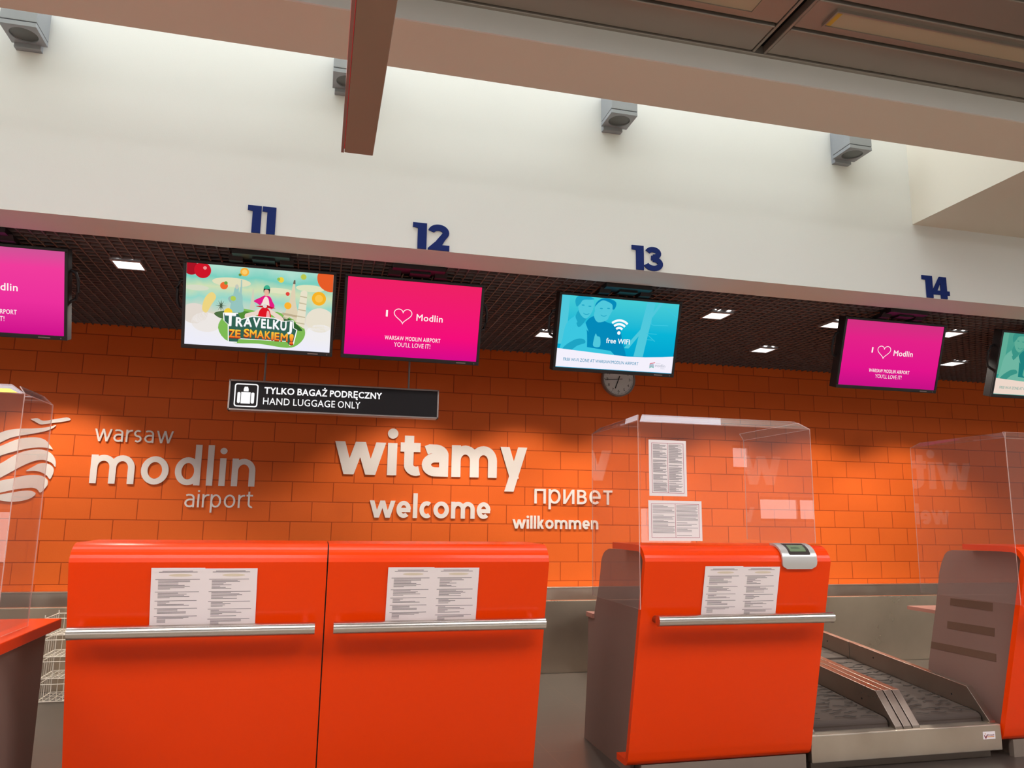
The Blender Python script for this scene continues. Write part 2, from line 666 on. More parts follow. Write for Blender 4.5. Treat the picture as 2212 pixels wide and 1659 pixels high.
# ------------------------------------------------------------------ the setting
XL, XR = -7.0, 12.0
YB = -8.0            # hall wall behind the camera, with the windows
YF = 5.0             # white fascia
YW = 8.1             # orange block wall
FL = -0.05
struct('floor', MB().box(XL, XR, 3.9, YW, -0.25, FL), M_floor)
struct('floor_hall', MB().box(XL, XR, YB, 3.9, -0.25, FL), M_hall)
struct('wall_back', MB().box(XL, XR, YW, YW + 0.2, FL, 3.7), M_wall)
struct('wall_left', MB().box(XL - 0.2, XL, YB, YW + 0.2, -0.2, 6.4), M_white)
struct('wall_right', MB().box(XR, XR + 0.2, YB, YW + 0.2, -0.2, 6.4), M_white)
# fascia over the check-in desks: white face, soffit underneath
struct('wall_fascia', MB().box(XL, XR, YF, 5.335, 3.132, 6.4), M_white)
# beam between the hall ceiling and the light well
struct('trim_1', MB().box(XL, XR, 3.45, 3.866, 3.745, 6.4), M_beam)
struct('trim_5', MB().box(XL, XR, 3.438, 3.45, 3.746, 3.874), M_white)  # whiter board puts the brighter light on the beam front into its paint
# solid end of the light well
struct('trim_2', MB().box(4.602, XR, 3.866, 5.0, 3.745, 6.4), M_beam)
# skylight glass over the well
struct('window_1', MB().box(XL, 4.602, 3.866, 5.0, 6.2, 6.25), emat('skylight glass', (0.91, 0.98, 1.07), SKYLIGHT))
# hall wall behind the camera, with a band of windows
wb = MB()
wins = [(-6.4, -3.0, 0.35, 1.35), (-2.7, 0.7, 0.35, 1.35), (1.0, 4.4, 0.35, 1.35), (6.6, 8.1, 0.35, 1.6), (9.1, 9.55, 2.45, 3.0), (9.75, 11.8, 1.3, 1.85)]
edges = [XL]
for (x0, x1, z0, z1) in wins:
    wb.box(edges[-1], x0, YB - 0.2, YB, -0.2, 4.2)
    wb.box(x0, x1, YB - 0.2, YB, -0.2, z0)
    wb.box(x0, x1, YB - 0.2, YB, z1, 4.2)
    edges.append(x1)
wb.box(edges[-1], XR, YB - 0.2, YB, -0.2, 4.2)
struct('wall_front', wb, M_white)
M_win = emat('window daylight', (1.0, 0.985, 0.97), WINDOW)
for i, (a, b, z0, z1) in enumerate(wins):
    p = struct('window_%d' % (i + 2), MB().box(a, b, YB - 0.12, YB - 0.1, z0, z1), M_win)
    f = MB()
    n = max(1, round((b - a) / 1.1))
    for t in range(n + 1):
        x = a + (b - a) * t / n
        f.box(x - 0.035, x + 0.035, YB - 0.14, YB - 0.04, z0, z1)
    for z in (z0 + 0.03, z1 - 0.03):
        f.box(a, b, YB - 0.14, YB - 0.04, z - 0.03, z + 0.03)
    f.build('window_frame', M_alu, p)

# open-cell ceiling over the desks
g = MB()
CELL = 0.0765
x = -4.2
while x < 9.6:
    g.box(x - 0.0045, x + 0.0045, 5.335, YW, 3.14, 3.18)
    x += CELL
y = 5.36
while y < YW:
    g.box(-4.2, 9.6, y - 0.0045, y + 0.0045, 3.141, 3.181)
    y += CELL
struct('ceiling_grid', g, M_grid)
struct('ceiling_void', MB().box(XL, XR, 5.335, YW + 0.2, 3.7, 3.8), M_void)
for nm, a, b in (('trim_3', XL, -4.2), ('trim_4', 9.6, XR)):
    struct(nm, MB().box(a, b, 5.335, YW, 3.14, 3.18), M_white)

# metal ceiling of the hall
c = MB()
JX = 2.225
xs = [JX + 2.4 * k for k in range(-4, 5)]
y = 3.412
rows = 0
while y > 2.0:
    for k in range(len(xs) - 1):
        a, b = xs[k] + 0.047, xs[k + 1] - 0.047
        c.box(a, b, y - 0.218, y, 3.885, 3.93)
        c.box(a, b, y - 0.226, y - 0.214, 3.877, 3.92)
    y -= 0.243
c.box(XL, XR, 3.418, 3.45, 3.8745, 3.93)
for X in xs:
    for s in (-1, 1):
        c.box(X + s * 0.035 - 0.008, X + s * 0.035 + 0.008, 1.85, 3.418, 3.88, 3.93)
struct('ceiling_hall', c, M_metalceil, bevel=0.004)
struct('ceiling_backing', MB().box(XL, XR, YB - 0.2, 3.45, 3.95, 4.05), M_dark)
rc = MB()
rc.box(XL, XR, YB, 0.0, 3.885, 3.94).box(XL, XR, 1.5, 1.85, 3.885, 3.94)
rx = [(-5.5 + 3.4 * i, -3.3 + 3.4 * i) for i in range(5)]
ed = [XL] + [e for p in rx for e in p] + [XR]
for i in range(0, len(ed), 2):
    rc.box(ed[i], ed[i + 1], 0.0, 1.5, 3.885, 3.94)
struct('ceiling_rear', rc, M_metalceil)
M_fill = emat('added fill glow', (0.97, 0.98, 1.0), HALL_FILL)
for i, (a, b) in enumerate(rx):
    struct('window_%d' % (i + 20), MB().box(a, b, 0.0, 1.5, 3.92, 3.94), M_fill)  # added glowing ceiling panels, out of view, that fill the hall with light

# ------------------------------------------------------------------ orange wall: steel guard and collector conveyor
t = thing('collector_conveyor', (2.5, 7.4, FL), 'long steel baggage conveyor running along the foot of the orange wall', 'conveyor')
mb = MB()
for i in range(7):
    a = -6.9 + 2.69 * i
    mb.box(a, a + 2.684, 7.0, 7.015, FL, 0.584)
mb.box(-6.9, 11.95, 7.002, 7.05, 0.57, 0.588)
mb.build('side_panel', M_plate, t, bevel=0.002)
MB().box(-6.9, 11.95, 7.06, 7.98, 0.30, 0.34).build('belt', M_rubber, t)
mb = MB()
for i in range(5):
    a = -6.9 + 3.77 * i
    mb.box(a, a + 3.766, 8.02, 8.035, 0.25, 0.612)
mb.box(-6.9, 11.95, 8.015, 8.09, 0.6, 0.614)
mb.build('back_guard', M_steel, t, bevel=0.002)

# ------------------------------------------------------------------ lettering on the wall
PW = lambda u, v, d: Vector((u, YW - d, v))
FW = (0.003, 0.015)


def word(txt, wt, x0, x1, base, xh, label, A=1.4, gap=0.17):
    t = thing('wall_lettering', ((x0 + x1) / 2, YW, base), label, 'lettering', 'white lettering on the orange wall')
    stroke_word(txt, wt, x0, x1, base, xh, PW, FW[0], FW[1], M_letter, t, A=A, gap=gap)


word('warsaw', 0.135, -2.092, -1.39, 2.004, 0.12, 'white raised word warsaw above the word modlin', gap=0.2)
word('modlin', 0.205, -2.098, -0.606, 1.604, 0.272, 'white raised word modlin, large, beside the striped globe emblem', A=1.46, gap=0.2)
word('airport', 0.13, -1.24, -0.612, 1.393, 0.128, 'white raised word airport below the word modlin', A=1.35, gap=0.2)
word('witamy', 0.285, 0.153, 2.2, 1.75, 0.336, 'white raised bold word witamy, largest on the wall', A=1.34, gap=0.1)
word('welcome', 0.25, 0.53, 1.80, 1.316, 0.174, 'white raised word welcome below the word witamy', A=1.46, gap=0.12)
word('привет', 0.15, 2.284, 3.183, 1.487, 0.157, 'thin white raised Cyrillic greeting right of the word witamy', gap=0.17)
word('willkommen', 0.25, 2.043, 3.015, 1.218, 0.098, 'small white raised word willkommen below the Cyrillic greeting', A=1.42, gap=0.14)

t = thing('wall_emblem', (-2.7, YW, 1.8), 'white striped globe emblem left of the word modlin, half behind a clear screen', 'emblem')
EMB = [
    [(-2.651, 2.19), (-2.636, 2.196), (-2.596, 2.202), (-2.57, 2.188), (-2.531, 2.18), (-2.446, 2.199), (-2.349, 2.219), (-2.315, 2.205), (-2.33, 2.189), (-2.416, 2.17), (-2.528, 2.15), (-2.555, 2.144), (-2.582, 2.151), (-2.611, 2.168)],
    [(-3.06, 1.93), (-2.99, 2.0), (-2.888, 2.054), (-2.827, 2.08), (-2.733, 2.097), (-2.626, 2.103), (-2.53, 2.115), (-2.477, 2.128), (-2.432, 2.142), (-2.449, 2.12), (-2.485, 2.097), (-2.537, 2.076), (-2.647, 2.048), (-2.736, 2.029), (-2.808, 2.006), (-2.878, 1.964), (-2.98, 1.9)],
    [(-3.12, 1.77), (-3.02, 1.85), (-2.874, 1.929), (-2.799, 1.97), (-2.733, 2.0), (-2.644, 2.018), (-2.563, 2.018), (-2.507, 1.996), (-2.47, 1.955), (-2.438, 1.911), (-2.477, 1.923), (-2.532, 1.928), (-2.617, 1.92), (-2.711, 1.897), (-2.803, 1.866), (-2.864, 1.84), (-3.0, 1.76), (-3.12, 1.68)],
    [(-3.12, 1.6), (-3.0, 1.69), (-2.856, 1.769), (-2.783, 1.824), (-2.708, 1.872), (-2.631, 1.898), (-2.552, 1.909), (-2.486, 1.897), (-2.433, 1.859), (-2.403, 1.806), (-2.399, 1.749), (-2.431, 1.784), (-2.476, 1.804), (-2.52, 1.812), (-2.583, 1.798), (-2.654, 1.763), (-2.734, 1.713), (-2.842, 1.639), (-2.97, 1.57), (-3.08, 1.54)],
    [(-2.64, 1.704), (-2.588, 1.744), (-2.538, 1.775), (-2.484, 1.781), (-2.439, 1.763), (-2.411, 1.728), (-2.412, 1.68), (-2.433, 1.635), (-2.465, 1.67), (-2.519, 1.698), (-2.574, 1.709)],
    [(-3.0, 1.545), (-2.838, 1.61), (-2.746, 1.633), (-2.643, 1.662), (-2.548, 1.67), (-2.493, 1.657), (-2.455, 1.628), (-2.446, 1.59), (-2.461, 1.554), (-2.5, 1.507), (-2.526, 1.535), (-2.568, 1.551), (-2.62, 1.547), (-2.724, 1.53), (-2.826, 1.502), (-2.95, 1.47)],
    [(-2.91, 1.45), (-2.824, 1.484), (-2.747, 1.501), (-2.655, 1.52), (-2.586, 1.523), (-2.544, 1.505), (-2.544, 1.481), (-2.583, 1.451), (-2.645, 1.429), (-2.733, 1.419), (-2.818, 1.429)],
]
for p in EMB:
    MB().prism(smooth_poly(p, 3), PW, *FW).build('stripe', M_letter, t)

# ------------------------------------------------------------------ counter numbers on the fascia
PF = lambda u, v, d: Vector((u, YF - d, v))


def digit(ch, x0, x1, z0, z1, parent):
    mb = MB()
    H = z1 - z0
    W = x1 - x0
    Q = lambda u, v, d: PF(x0 + u * W, z0 + v * H, d)
    if ch == '1':
        mb.prism([(0.36, 0), (1, 0), (1, 1), (0, 1), (0, 0.82), (0.36, 0.8)], Q, 0.002, 0.009)
    elif ch == '2':
        Q2 = lambda u, v, d: PF(x0 + u * H, z0 + v * H, d)
        k = W / H
        wt = 0.24
        mb.stroke(ell(k * 0.48, 0.69, k * 0.48 - wt / 2 + 0.01, 0.31 - wt / 2, 172, -35, 18) + [(k * 0.5, 0.3)], wt, Q2, 0.002, 0.0092)
        mb.prism([(0.0, 0), (k, 0), (k, 0.21), (k * 0.66, 0.21), (k * 0.86, 0.52), (k * 0.62, 0.55), (0.0, 0.06)], Q2, 0.002, 0.0097)
    elif ch == '3':
        Q2 = lambda u, v, d: PF(x0 + u * H, z0 + v * H, d)
        k = W / H
        wt = 0.22
        mb.stroke(ell(k * 0.47, 0.735, k * 0.44 - wt / 2, 0.265 - wt / 2, 165, -90, 16), wt, Q2, 0.002, 0.0092)
        mb.stroke(ell(k * 0.47, 0.30, k * 0.53 - wt / 2, 0.30 - wt / 2, 92, -168, 18), wt, Q2, 0.002, 0.0097)
        mb.prism([(k * 0.36, 0.44), (k * 0.6, 0.44), (k * 0.6, 0.63), (k * 0.36, 0.63)], Q2, 0.002, 0.0101)
    else:
        mb.prism([(0.50, 0), (0.86, 0), (0.86, 1), (0.50, 1)], Q, 0.002, 0.009)
        mb.prism([(0, 0.17), (1, 0.17), (1, 0.36), (0, 0.36)], Q, 0.002, 0.0095)
        mb.prism([(0.0, 0.28), (0.26, 0.28), (0.66, 1.0), (0.46, 1.0)], Q, 0.002, 0.0099)
    mb.build('digit', M_navy, parent)


for txt, spans, lab in (
        ('11', ((-0.532, -0.447), (-0.441, -0.356)), 'navy number 11 on the white fascia above the food advert screen'),
        ('12', ((0.536, 0.632), (0.642, 0.79)), 'navy number 12 on the white fascia, second number from the left'),
        ('13', ((2.132, 2.226), (2.232, 2.377)), 'navy number 13 on the white fascia above the blue wifi screen'),
        ('14', ((4.645, 4.745), (4.735, 4.905)), 'navy number 14 on the white fascia, rightmost number')):
    zc = 3.226
    t = thing('counter_number', ((spans[0][0] + spans[1][1]) / 2, YF, zc), lab, 'number sign', 'navy counter numbers on the fascia')
    for ch, (a, b) in zip(txt, spans):
        digit(ch, a, b, zc - 0.092, zc + 0.092, t)

# ------------------------------------------------------------------ box lamps on the fascia, in the light well
lamp_labels = ['grey box lamp on the white wall, leftmost of the row', 'grey box lamp half hidden behind the hanging red sign',
               'grey box lamp above the number 13', 'grey box lamp nearest the corner of the light well']
L0 = None
for i, X in enumerate((-1.88, 0.055, 1.99, 3.955)):
    if L0 is None:
        L0 = t = thing('wall_lamp', (X, YF, 4.2), lamp_labels[0], 'lamp', 'grey box lamps on the white wall')
        MB().box(X - 0.085, X + 0.065, 4.955, 5.0, 4.172, 4.44).build('back_plate', M_lampgrey, t, bevel=0.003)
        MB().box(X - 0.1, X + 0.1, 4.755, 4.965, 4.232, 4.47).build('lamp_body', M_lampgrey, t, bevel=0.003)
        R = MB()
        R.ring(rrect(X - 0.1, X + 0.1, 4.755, 4.965, 0.004, 9), ell(X, 4.86, 0.078, 0.078, -90 - 45 + 45, 360 - 90, 39), lambda u, v, d: Vector((u, v, d)), 4.2, 4.226)
        R.build('lens_ring', M_lampgrey, t)
        MB().disc(X, 4.86, 0.079, 0.079, lambda u, v, d: Vector((u, v, d)), 4.208, 4.214).build('lens', M_lens, t)
    else:
        dup(L0, (X, YF, 4.2), lamp_labels[i])

# ------------------------------------------------------------------ hanging red sign, seen from below
t = thing('hanging_sign', (0.1, 1.9, 2.9), 'long hanging sign with red face and brown underside, seen edge-on from below', 'sign')
MB().box(0.036, 0.158, 0.7, 3.205, 2.9, 3.34).build('case', M_signbrown, t, bevel=0.003)
MB().box(0.026, 0.036, 0.705, 3.2, 2.915, 3.33).build('sign_face', M_signred, t)
MB().box(0.022, 0.034, 0.70, 3.207, 2.9, 2.914).build('edge_trim', M_alu, t)
for yy in (1.0, 2.9):
    MB().tube([(0.097, yy, 3.34), (0.097, yy, 3.89)], 0.008).build('hanger', M_alu, t)

# ------------------------------------------------------------------ recessed lights, hall ceiling (unlit)
for a, b, lab in ((2.40, 4.35, 'unlit long recessed light in the metal ceiling, right of the cross joint'),
                  (0.05, 2.0, 'unlit long recessed light in the metal ceiling, left of the cross joint')):
    t = thing('ceiling_light', ((a + b) / 2, 3.05, 3.87), lab, 'light', 'recessed lights in the metal ceiling')
    mb = MB()
    mb.box(a, b, 2.985, 2.995, 3.868, 3.89).box(a, b, 3.103, 3.113, 3.868, 3.89).box(a, a + 0.01, 2.995, 3.103, 3.868, 3.89).box(b - 0.01, b, 2.995, 3.103, 3.868, 3.89)
    mb.build('frame', M_metalceil, t)
    MB().box(a + 0.01, b - 0.01, 2.995, 3.103, 3.874, 3.884).build('diffuser', mat('lamp diffuser', lin(178, 166, 140), 0.4), t)
    MB().box(a + 0.012, a + 0.04, 3.0, 3.098, 3.871, 3.875).build('end_cap', mat('yellowed end', lin(196, 160, 50), 0.5), t)

# ------------------------------------------------------------------ downlights in the open-cell ceiling
DL = [(-1.43, 5.95, 'square lit downlight between the left pink screen and the food advert screen'),
      (3.36, 6.0, 'square lit downlight right of the blue wifi screen, nearer the fascia'),
      (4.56, 5.98, 'square lit downlight partly behind the left edge of the pink screen on the right'),
      (5.82, 5.98, 'square lit downlight peeking out right of the right pink screen, upper one'),
      (2.13, 7.15, 'square lit downlight peeking out left of the blue wifi screen'),
      (4.54, 7.14, 'square lit downlight right of the blue wifi screen, nearer the orange wall'),
      (6.96, 7.14, 'square lit downlight right of the right pink screen, lower one'),
      (0.93, 7.15, 'square lit downlight hidden behind the middle pink screen'),
      (3.33, 7.15, 'square lit downlight hidden behind the blue wifi screen'),
      (5.75, 7.15, 'square lit downlight hidden behind the right pink screen'),
      (-2.4, 7.15, 'square lit downlight hidden behind the left pink screen')]
D0 = None
for X, Y, lab in DL:
    if D0 is None:
        D0 = t = thing('downlight', (X, Y, 3.13), lab, 'light', 'square downlights in the open-cell ceiling')
        a = 0.092
        f = MB()
        f.box(X - a - 0.012, X + a + 0.012, Y - a - 0.03, Y - a, 3.128, 3.2).box(X - a - 0.012, X + a + 0.012, Y + a, Y + a + 0.012, 3.128, 3.2)
        f.box(X - a - 0.012, X - a, Y - a, Y + a, 3.128, 3.2).box(X + a, X + a + 0.012, Y - a, Y + a, 3.128, 3.2)
        f.build('housing', M_lampgrey, t)
        MB().box(X - a, X + a, Y - a, Y + a, 3.132, 3.14).build('glass', M_diff, t)
        mb = MB()
        for q in (-0.05, 0.05):
            mb.disc(X + q, 3.163, 0.03, 0.022, lambda u, v, d: Vector((u, Y - a - 0.031 - d, v)), 0.0, 0.006, 14)
        mb.build('lamp_clip', M_diff, t)
    else:
        dup(D0, (X, Y, 3.13), lab)
    ld = bpy.data.lights.new('downlight_bulb', 'SPOT')
    ld.energy = DOWNLIGHT * (1.35 if X < 0 else 1.0)
    ld.color = (1.0, 0.93, 0.80)
    ld.spot_size = math.radians(106)
    ld.spot_blend = 0.45
    ld.shadow_soft_size = 0.07
    lo = bpy.data.objects.new('downlight_bulb', ld)
    COL.objects.link(lo)
    lo.location = (X, Y, 3.12)

# ------------------------------------------------------------------ screens
TV_W, TV_H, TILT = 1.035, 0.617, math.radians(18)
M_trv = ramp_emat('advert sky', [(0.0, lin(236, 236, 250)), (0.25, lin(240, 238, 240)), (0.42, lin(222, 214, 196)), (0.58, lin(150, 214, 200)), (0.72, lin(208, 222, 180)), (0.86, lin(120, 206, 190)), (1.0, lin(176, 222, 206))], -0.27, 0.27, 1.0, 0.35, 4.0)
M_pinkA = ramp_emat('pink screen', [(0.0, lin(214, 10, 140)), (0.3, lin(245, 14, 122)), (1.0, lin(238, 34, 100))], -0.27, 0.27, 1.0)
M_pinkB = ramp_emat('magenta screen', [(0.0, lin(196, 16, 134)), (0.3, lin(226, 20, 140)), (0.75, lin(228, 34, 136)), (1.0, lin(208, 50, 128))], -0.27, 0.27, 1.0)
M_pinkC = ramp_emat('rose screen', [(0.0, lin(206, 14, 140)), (0.4, lin(236, 48, 156)), (0.8, lin(240, 60, 156)), (1.0, lin(206, 84, 150))], -0.27, 0.27, 1.0)
M_cyanA = ramp_emat('cyan screen', [(0.0, lin(0, 160, 206)), (0.5, lin(10, 180, 214)), (1.0, lin(70, 204, 214))], -0.2, 0.27, 1.0)
M_cyanB = ramp_emat('teal screen', [(0.0, lin(40, 150, 140)), (1.0, lin(80, 160, 140))], -0.2, 0.27, 1.0)


def E(r, g, b):
    k = 'glow %d %d %d' % (r, g, b)
    m = bpy.data.materials.get(k)
    return m or emat(k, lin(r, g, b), 1.0)


def tv(X, label, bg, loops=(-1,)):
    """A ceiling-hung display tilted down; returns (root, screen part, picture plane)."""
    Y, Z = 5.595, 2.782
    t = thing('display_screen', (X, Y, Z), label, 'screen', 'screens hung over the check-in desks')
    R = Matrix.Translation((X, Y, Z)) @ Matrix.Rotation(TILT, 4, 'X')
    hw, hh = TV_W / 2, TV_H / 2
    f = MB()
    f.M = R
    f.box(-hw, hw, 0.006, 0.085, -hh, hh)
    f.box(-hw * 0.8, hw * 0.8, 0.085, 0.12, -hh * 0.8, hh * 0.7)
    b = 0.021
    f.box(-hw, hw, -0.008, 0.006, hh - b, hh).box(-hw, hw, -0.008, 0.006, -hh, -hh + b + 0.008)
    f.box(-hw, -hw + b, -0.008, 0.006, -hh + b + 0.008, hh - b).box(hw - b, hw, -0.008, 0.006, -hh + b + 0.008, hh - b)
    f.build('bezel', M_black, t, bevel=0.003)
    s = MB()
    s.M = R
    s.box(-hw + b, hw - b, 0.0, 0.006, -hh + b + 0.008, hh - b)
    scr = s.build('screen', bg, t)
    k = MB()
    k.M = R
    k.box(hw * 0.66, hw * 0.8, -0.0095, -0.008, -hh + 0.010, -hh + 0.017)
    k.box(hw * 0.92, hw * 0.932, -0.0095, -0.008, -hh + 0.009, -hh + 0.016)
    k.build('maker_mark', M_alu, t)
    for sd in loops:
        h = MB()
        h.M = R
        h.tube([(sd * (hw - 0.01), 0.06, 0.17), (sd * (hw + 0.03), 0.06, 0.15), (sd * (hw + 0.045), 0.06, 0.10), (sd * (hw + 0.045), 0.06, 0.02), (sd * (hw + 0.03), 0.06, -0.03), (sd * (hw - 0.01), 0.06, -0.05)], 0.011, 8)
        h.build('carry_loop', M_black, t, smooth=True)
    m = MB()
    m.box(X - 0.19, X + 0.19, 5.345, 5.475, 3.10, 3.137)
    m.box(X - 0.06, X + 0.09, 5.40, 5.50, 3.085, 3.10)
    m.build('ceiling_plate', M_black, t)
    for sd in (-1, 1):
        m = MB()
        m.prism([(5.40, 3.11), (5.50, 3.11), (5.60, 3.08), (5.68, 2.84), (5.64, 2.82), (5.57, 3.04), (5.505, 3.077), (5.44, 3.077)], lambda u, v, d: Vector((X + sd * 0.17 + d, u, v)), -0.045, 0.045)
        m.build('mount_arm', M_black, t)
    P = lambda u, v, d: R @ Vector((u, -d, v + 0.004))
    return t, scr, P


def art(P, scr, name, m, draw, d=0.0006):
    mb = MB()
    draw(mb, d)
    return mb.build(name, m, scr)


def poly(pts, m, P, scr, d, name='picture'):
    mb = MB()
    n = len(pts)
    mb.add([P(u, v, d) for u, v in pts], [list(range(n))])
    return mb.build(name, m, scr)


def love_screen(X, label, bg, loops=(-1,), txtcol=(255, 244, 240)):
    t, scr, P = tv(X, label, bg, loops)
    mt = E(*txtcol)
    mb = MB()
    put_text(mb, 'I', -0.209, -0.195, 0.012, 0.05, P, 0.0006, 0.02)
    put_text(mb, 'Modlin', 0.018, 0.216, -0.003, 0.052, P, 0.0006, 0.012, 1.06)
    put_text(mb, 'WARSAW MODLIN AIRPORT', -0.207, 0.21, -0.158, 0.032, P, 0.0006, 0.011, 1.08)
    put_text(mb, "YOU'LL LOVE IT!", -0.135, 0.137, -0.207, 0.034, P, 0.0006, 0.0)
    mb.build('screen_text', mt, scr)
    mb = MB()
    pts = []
    for i in range(48):
        a = 2 * PI * i / 48
        hx = 16 * math.sin(a) ** 3
        hy = 13 * math.cos(a) - 5 * math.cos(2 * a) - 2 * math.cos(3 * a) - math.cos(4 * a)
        pts.append((-0.083 + hx * 0.0041, 0.03 + hy * 0.0037))
    mb.stroke(pts, 0.0055, P, 0.0004, 0.0008, True)
    mb.build('heart', mt, scr)
    return t


def wifi_screen(X, label, bg, pale=False):
    t, scr, P = tv(X, label, bg)
    if pale:
        c1, c2, c3, c4, wh, ink = E(96, 172, 150), E(58, 146, 132), E(30, 128, 124), E(110, 180, 160), E(236, 214, 200), E(120, 170, 160)
    else:
        c1, c2, c3, c4, wh, ink = E(80, 200, 220), E(30, 164, 196), E(4, 138, 186), E(60, 198, 224), E(244, 240, 252), E(84, 156, 190)
    W, T, B = 0.496, 0.287, -0.279
    d = 0.0004
    # background room: window bar, pillar, frames
    poly([(-W, T), (-0.43, T), (-0.43, -0.1), (-W, -0.1)], c1, P, scr, d)
    poly([(0.22, T), (0.29, T), (0.23, -0.16), (0.15, -0.16)], c1, P, scr, d)
    poly([(0.33, T), (0.36, T), (0.18, 0.02), (0.15, 0.0)], c1, P, scr, d * 1.5)
    poly([(0.06, -0.1), (0.10, -0.1), (0.23, 0.08), (0.21, 0.09)], c1, P, scr, d * 1.5)
    mb = MB()
    for L in ([(0.27, 0.14), (0.27, 0.11), (0.29, 0.1), (0.42, 0.105)], [(0.24, 0.03), (0.33, 0.03)], [(0.25, 0.02), (0.32, -0.03)], [(0.25, -0.02), (0.30, -0.02)], [(0.38, 0.27), (0.38, 0.24), (0.48, 0.24)], [(0.40, 0.23), (0.48, 0.18)]):
        mb.stroke(L, 0.005, P, d * 2, d * 2.2)
    mb.build('picture', c4, scr)
    # man: jacket, neck, face, hair
    poly(smooth_poly([(-0.28, -0.13), (-0.30, 0.0), (-0.27, 0.1), (-0.2, 0.14), (-0.12, 0.1), (0.0, 0.06), (0.04, -0.05), (0.08, -0.19), (-0.1, -0.19)]), c3, P, scr, d * 2.5)
    poly(smooth_poly([(-0.22, 0.14), (-0.18, 0.09), (-0.10, 0.12), (-0.12, 0.18), (-0.2, 0.19)]), c1, P, scr, d * 3)
    poly(smooth_poly([(-0.22, 0.22), (-0.20, 0.14), (-0.15, 0.105), (-0.11, 0.12), (-0.08, 0.17), (-0.06, 0.23), (-0.10, 0.265), (-0.18, 0.27)]), c1, P, scr, d * 3.5)
    poly(smooth_poly([(-0.22, 0.21), (-0.205, 0.25), (-0.16, 0.28), (-0.09, 0.278), (-0.045, 0.255), (-0.05, 0.21), (-0.07, 0.2), (-0.08, 0.24), (-0.15, 0.265), (-0.19, 0.245)]), c3, P, scr, d * 4)
    # woman: shirt, neck, face, hair
    poly(smooth_poly([(-0.47, -0.21), (-0.46, -0.06), (-0.44, 0.06), (-0.38, 0.12), (-0.33, 0.1), (-0.29, 0.06), (-0.26, -0.02), (-0.27, -0.21)]), c4, P, scr, d * 4.5)
    poly(smooth_poly([(-0.37, 0.13), (-0.34, 0.04), (-0.29, 0.09), (-0.28, 0.14), (-0.32, 0.2)]), c2, P, scr, d * 5)
    poly(smooth_poly([(-0.36, 0.24), (-0.345, 0.16), (-0.30, 0.115), (-0.265, 0.125), (-0.235, 0.18), (-0.23, 0.24), (-0.26, 0.28), (-0.33, 0.28)]), c1, P, scr, d * 5.5)
    poly(smooth_poly([(-0.37, 0.2), (-0.385, 0.25), (-0.36, 0.284), (-0.28, 0.286), (-0.23, 0.27), (-0.26, 0.262), (-0.32, 0.255), (-0.345, 0.22)]), c2, P, scr, d * 6)
    poly([(-0.43, 0.02), (-0.38, 0.13), (-0.35, 0.08)], c4, P, scr, d * 6)
    poly([(-0.29, 0.09), (-0.25, 0.01), (-0.3, 0.05)], c4, P, scr, d * 6)
    mb = MB()
    for cx, cy in ((-0.318, 0.215), (-0.262, 0.21), (-0.165, 0.20), (-0.105, 0.205)):
        mb.disc(cx, cy, 0.013, 0.0045, P, d * 6.5, d * 6.7, 12)
    for cx, cy in ((-0.285, 0.148), (-0.14, 0.145)):
        mb.stroke(ell(cx, cy + 0.012, 0.026, 0.016, 200, 340, 8), 0.005, P, d * 6.5, d * 6.7)
    mb.build('picture', c2, scr)
    # hands and tablet
    poly(smooth_poly([(-0.45, -0.13), (-0.36, -0.06), (-0.29, -0.05), (-0.27, -0.08), (-0.34, -0.11), (-0.43, -0.19)]), c2, P, scr, d * 7)
    poly(smooth_poly([(-0.2, -0.1), (-0.2, -0.04), (-0.19, 0.0), (-0.175, -0.02), (-0.15, -0.03), (-0.145, -0.1)]), c1, P, scr, d * 7)
    poly([(-0.27, -0.11), (-0.05, -0.13), (0.02, -0.19), (-0.29, -0.19)], c4, P, scr, d * 7.5)
    # white foot of the picture with its curved top
    top = [(-W, -0.135), (-0.3, -0.146), (-0.1, -0.157), (0.1, -0.166), (0.25, -0.163), (0.4, -0.152), (W, -0.141)]
    poly([(-W, B), (W, B)] + top[::-1], wh, P, scr, d * 8)
    mb = MB()
    put_text(mb, 'FREE WI-FI ZONE AT WARSAW/MODLIN AIRPORT', -0.438, 0.198, -0.231, 0.026, P, d * 9, 0.012)
    mb.build('screen_text', ink, scr)
    mb = MB()
    put_text(mb, 'modlin', 0.345, 0.433, -0.235, 0.026, P, d * 9, 0.0)
    put_text(mb, 'warsaw', 0.35, 0.39, -0.209, 0.007, P, d * 9, 0.0)
    put_text(mb, 'airport', 0.395, 0.43, -0.249, 0.007, P, d * 9, 0.0)
    mb.build('screen_text', E(170, 176, 190), scr)
    for k, (cc, dy) in enumerate((((206, 70, 90), 0.016), ((110, 160, 180), 0.006), ((70, 130, 150), -0.004), ((60, 170, 150), -0.014))):
        mb = MB()
        mb.stroke([(0.296, -0.232 + dy), (0.306, -0.224 + dy), (0.32, -0.222 + dy), (0.335 if k else 0.342, -0.228 + dy + (0.012 if k == 0 else 0))], 0.0055, P, d * 9, d * 9.3)
        mb.build('screen_logo', E(*cc), scr)
    lit = E(250, 252, 255)
    mb = MB()
    if not pale or True:
        mb.disc(0.003, 0.018, 0.014, 0.0145, P, d * 9, d * 9.3, 24)
        for r in (0.040, 0.070, 0.100):
            mb.stroke(ell(0.003, 0.018, r * 0.98, r, 132, 48, 14), 0.0175, P, d * 9, d * 9.3)
        mb.build('wifi_symbol', lit, scr)
        mb = MB()
        put_text(mb, 'free WIFI', -0.097, 0.104, -0.068, 0.042, P, d * 9, 0.018, 1.02)
        mb.build('screen_text', lit, scr)
    return t


